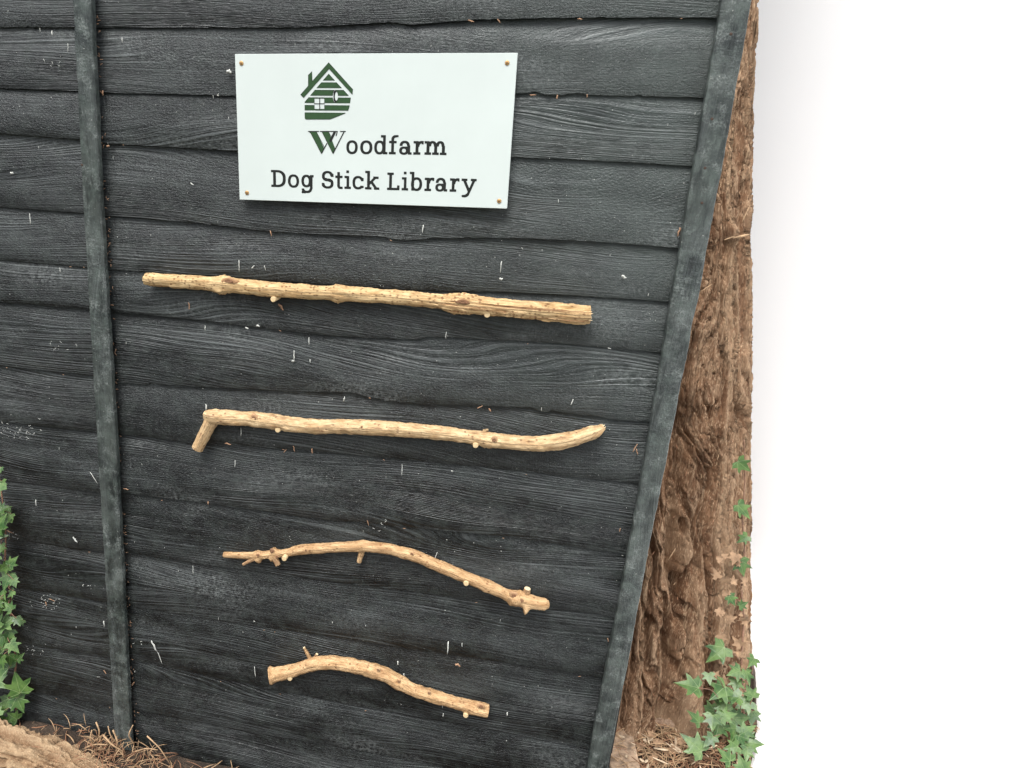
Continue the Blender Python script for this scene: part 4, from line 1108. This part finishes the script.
for k in range(620):       # litter and twigs in front of the fence, heaped round the batten foot
    px = random.gauss(118, 38); py = random.uniform(722, 778) if random.random() < .8 else random.uniform(705, 730)
    if px < 2 or px > 185 or py < 724 + (abs(px - 122)*.75 if px > 122 else abs(px-122)*.12): continue
    if px < 88 and random.random() < .85: continue
    q = gnd(px, py, 0.0); q[1] = min(q[1], -0.035 if 108 < px < 140 else -.02)
    straw(mb, (q[0], q[1] - random.uniform(0, .05), random.uniform(.005, .03 + .02*max(0, 1 - abs(px-125)/30)) + (.05 if px < 95 else 0)), random.uniform(.012, .055), random.uniform(0, 3.14), random.gauss(0, .5), random.uniform(.0005, .0014), random.choice([0, 0, 1]), lift=.004)
for (x0, y0, x1, y1, x2, y2, r) in [(147,736,160,748,170,764,.8),(96,722,100,732,97,742,.9),(113,730,118,742,116,750,1.0),(103,735,112,745,124,752,1.1),(134,744,128,735,133,725,.9),(85,748,96,744,108,745,1),(116,742,110,735,108,726,.8),(93,745,90,738,92,730,1.1),(134,752,146,748,158,750,.8)]:
    P = [at(x0, y0, -.07), at(x1, y1, -.08), at(x2, y2, -.07)]; s = 1/depthpx(P[0])
    mb.tube(smoothpath(P, 12), np.linspace(r*s, r*s*.6, 12), 6, 0)
for k in range(2200):      # thinner litter over the rest of the near ground
    straw(mb, (random.uniform(-2.3, .35), random.uniform(-.5, -.02), random.uniform(0, .012)) if k < 1800 else (random.uniform(.45, .76), random.uniform(.2, .6), random.uniform(0, .014)), random.uniform(.02, .08), random.uniform(0, 3.14), random.gauss(0, .1), random.uniform(.0008, .0018), random.choice([0, 1, 1]))
o = mb.build('leaf_litter', [M_straw, M_straw2]); prop(o, 'loose straw, bark shreds and twigs littering the soil below the fence and tree', 'litter', kind='stuff')

# broken pale wood fragments at the foot of the trunk
mb = MB()
for k in range(60):
    p = gnd(random.uniform(612, 745), random.uniform(706, 770), .02 + random.uniform(0, .012))
    if p[1] > .52: continue
    a = random.uniform(0, 3.14); L_ = random.uniform(.012, .05); w_ = random.uniform(.003, .010)
    d = np.array([math.cos(a), math.sin(a), random.gauss(0, .2)]); e = np.array([-math.sin(a), math.cos(a), random.gauss(0, .3)]); V = []
    for t in (-1, -.4, .3, 1):
        ww = w_*(1 - .5*t*t)*random.uniform(.7, 1.2)
        for a_, b_ in ((-1, 0), (0, .3), (1, 0), (0, -.3)): V.append(p + d*L_*.5*t + e*ww*.5*a_ + np.array([0, 0, ww*b_]))
    mb.add(V, [(q_*4+k_, q_*4+(k_+1) % 4, (q_+1)*4+(k_+1) % 4, (q_+1)*4+k_) for q_ in range(3) for k_ in range(4)] + [(3,2,1,0), (12,13,14,15)])
o = mb.build('wood_fragments', plain('pale_wood_fragment', (0.52, 0.40, 0.27), 0.85, var=0.45, scale=50, bump=.6, bdist=.002, bscale=150), smooth=False)
prop(o, 'pale broken wood fragments strewn on the ground at the foot of the trunk', 'wood fragments', kind='stuff')

# curled dry leaves beside the ivy
mb = MB()
for k in range(70):
    px, py = min(744, random.gauss(734, 8)), random.uniform(545, 700)
    if k > 40: px, py = random.uniform(640, 752), random.uniform(705, 768)
    if py < 705: c, n0 = on_trunk(min(px, 749), py, .014)
    else: c = gnd(px, py, .02)
    s = random.uniform(5, 12)/depthpx(c)
    add_leaf(mb, c, s, (random.gauss(0, .6), -1, random.gauss(.6, .6)), (random.gauss(0, 1), 0, random.gauss(0, 1)))
o = mb.build('dry_leaves', M_dry); prop(o, 'curled tan dead leaves caught between the ivy and the tree trunk', 'dead leaves', kind='stuff')

def log(name, pts, rad, seg_n, material, label, cat, amp=0.01, fa=3.0, fl=8.0, seed=0, flat=1.0):
    NP = 260; P = smoothpath(pts, NP); R = np.interp(np.linspace(0, 1, NP), np.linspace(0, 1, len(rad)), rad)
    rels = []
    def fn(l, a, r):
        v = float(fbm(l*fl, math.cos(a)*fa, math.sin(a)*fa, o=4, seed=seed, g=.6)); rels.append(v)
        return r + amp*(v + .5*math.floor(v*3)/3)
    V, Fc, U = sweep(P, R, seg_n, fn)
    V = [np.array((v[0], v[1], P[i//seg_n][2] + (v[2]-P[i//seg_n][2])*flat)) for i, v in enumerate(V)]
    Fc = list(Fc) + [tuple(range(seg_n))[::-1], tuple((NP-1)*seg_n + k for k in range(seg_n))]
    o = build(name, V, Fc, material, origin=P[NP//2], smooth=True, uv=U, auto=70)
    at_ = o.data.attributes.new('relief', 'FLOAT', 'POINT'); at_.data.foreach_set('value', (np.array(rels)*.5+.5).clip(0, 1).astype(np.float32))
    return prop(o, label, cat)
log('log', [(-2.25, -.14, .01), (-1.75, -.125, .01), (-1.45, -.12, .0), (-1.25, -.125, -.008), (-1.08, -.14, -.02), (-.98, -.16, -.03)], [.095, .09, .08, .072, .058, .035], 110, M_logbark,
    'pale tan rotting log lying along the foot of the fence at the bottom left', 'log', amp=.013, fa=6.0, fl=12.0, seed=5, flat=.72)
pa, pb = gnd(646, 722, .018), gnd(690, 727, .018)
log('fallen_branch', [pa, (pa*2+pb)/3, (pa+2*pb)/3, pb], [.012, .015, .015, .014], 24, bark_material('short_branch_bark', (0.20, 0.12, 0.08), (0.34, 0.23, 0.15), (0.5, 0.38, 0.27), zs=4.0),
    'short broken piece of branch lying at the foot of the trunk', 'branch', amp=.0025, fa=2.0, fl=30, seed=8)
# split grey slab of wood leaning by the fence edge
q = MB(); Pp = [gnd(x, y, .016) for x, y in [(616,712),(623,716),(633,738),(640,770),(612,775),(606,745)]]
V = [np.array(p) + np.array([0, 0, .012*random.random()]) for p in Pp] + [np.array(p) - np.array([0, 0, .03]) for p in Pp]
k = len(Pp); q.add(V, [tuple(range(k)), tuple(range(k, 2*k))[::-1]] + [(i, k+i, k+(i+1) % k, (i+1) % k) for i in range(k)])
o = q.build('wood_slab', M_slab, origin=Pp[2], smooth=False); prop(o, 'split grey slab of weathered wood on the ground against the right edge post', 'slab')
bv = o.modifiers.new('b', 'BEVEL'); bv.width = .004; bv.segments = 2

# ------------------------------------------------------------------ added white wall, invented to fill the blank right side
q = MB()
nn_ = np.array([.743, .669]); tt = np.array([.669, -.743]); c0 = np.array([.45, .98]) + nn_*.70
A = c0 - tt*1.5; B = c0 + tt*4.0; th = .12
z1 = 3.6
A2, B2 = A + nn_*th, B + nn_*th
q.add([(*A, -.05), (*B, -.05), (*B2, -.05), (*A2, -.05), (*A, z1), (*B, z1), (*B2, z1), (*A2, z1)],
      [(0,3,2,1),(4,5,6,7),(0,1,5,4),(1,2,6,5),(2,3,7,6),(3,0,4,7)])
o = q.build('added_wall', M_wall, origin=(*c0, 0), smooth=False)
prop(o, 'plain blank white wall added to fill the blank right side beyond the tree trunk', 'wall')

# added pale concrete path, invented to keep the strip below the wall white
pe = [(.30, 2.6), (.90, 1.30), (.965, 1.02), (.935, .80), (.868, .52), (.772, .25), (.70, -.1), (.68, -3.0)]
pe = [(np.interp(t, range(len(pe)), [q_[0] for q_ in pe]) + .0015*random.uniform(-1, 1), np.interp(t, range(len(pe)), [q_[1] for q_ in pe])) for t in np.linspace(0, len(pe)-1, 90)]
V = []; npe = len(pe)
for (x, y) in pe: V += [(x, y, -.05), (x, y, .022), (x + .008, y, .028), (x + 3.2, y, .028)]
Fc = [(i*4+k, i*4+k+1, (i+1)*4+k+1, (i+1)*4+k) for i in range(npe-1) for k in range(3)]
M_path = plain('pale_concrete', (0.74, 0.74, 0.72), 0.85, var=0.03, scale=9.0, bump=0.4, bdist=0.002, bscale=150, spec=0.2)
o = build('added_path', V, Fc, M_path, smooth=False); prop(o, kind='structure')

# ------------------------------------------------------------------ light
SUN_EL, SUN_AZ = 60.0, 196.0     # azimuth clockwise from +Y: the light comes from behind the camera, almost straight
w = bpy.data.worlds.new('World'); scene.world = w; w.use_nodes = True
nt = w.node_tree; bg = nt.nodes['Background']
sky = nt.nodes.new('ShaderNodeTexSky'); sky.sky_type = 'NISHITA'; sky.sun_disc = False
sky.sun_elevation = math.radians(SUN_EL); sky.sun_rotation = math.radians(SUN_AZ)
sky.dust_density = 4.0; sky.air_density = 1.0; sky.ozone_density = 1.0
hs = nt.nodes.new('ShaderNodeHueSaturation'); hs.inputs['Saturation'].default_value = 0.48
nt.links.new(sky.outputs[0], hs.inputs['Color']); nt.links.new(hs.outputs[0], bg.inputs[0]); bg.inputs[1].default_value = 0.15
sl = bpy.data.lights.new('sun', 'SUN'); sl.energy = 2.2; sl.angle = math.radians(28); sl.color = (1.0, 0.993, 0.98)
so = bpy.data.objects.new('sun', sl); COL.objects.link(so)
az, el = math.radians(SUN_AZ), math.radians(SUN_EL)
d = Vector((math.sin(az)*math.cos(el), math.cos(az)*math.cos(el), math.sin(el)))
so.rotation_euler = d.to_track_quat('Z', 'Y').to_euler()
so.location = (0, -3, 6)

# ------------------------------------------------------------------ camera
cd = bpy.data.cameras.new('camera'); cam = bpy.data.objects.new('camera', cd); COL.objects.link(cam)
cd.sensor_fit = 'HORIZONTAL'; cd.sensor_width = 36.0; cd.lens = F / 1024 * 36.0
cd.shift_x = (512 - CX) / 1024; cd.clip_start = 0.02; cd.clip_end = 1000
mx = Matrix(((RW[0,0], -RW[0,1], -RW[0,2], CAM[0]), (RW[1,0], -RW[1,1], -RW[1,2], CAM[1]), (RW[2,0], -RW[2,1], -RW[2,2], CAM[2]), (0, 0, 0, 1)))
cam.matrix_world = mx
scene.camera = cam
scene.view_settings.view_transform = 'Standard'; scene.view_settings.look = 'None'
scene.view_settings.gamma = 1.0; scene.view_settings.exposure = 0.64
scene.view_settings.use_curve_mapping = False
scene.cycles.use_denoising = True
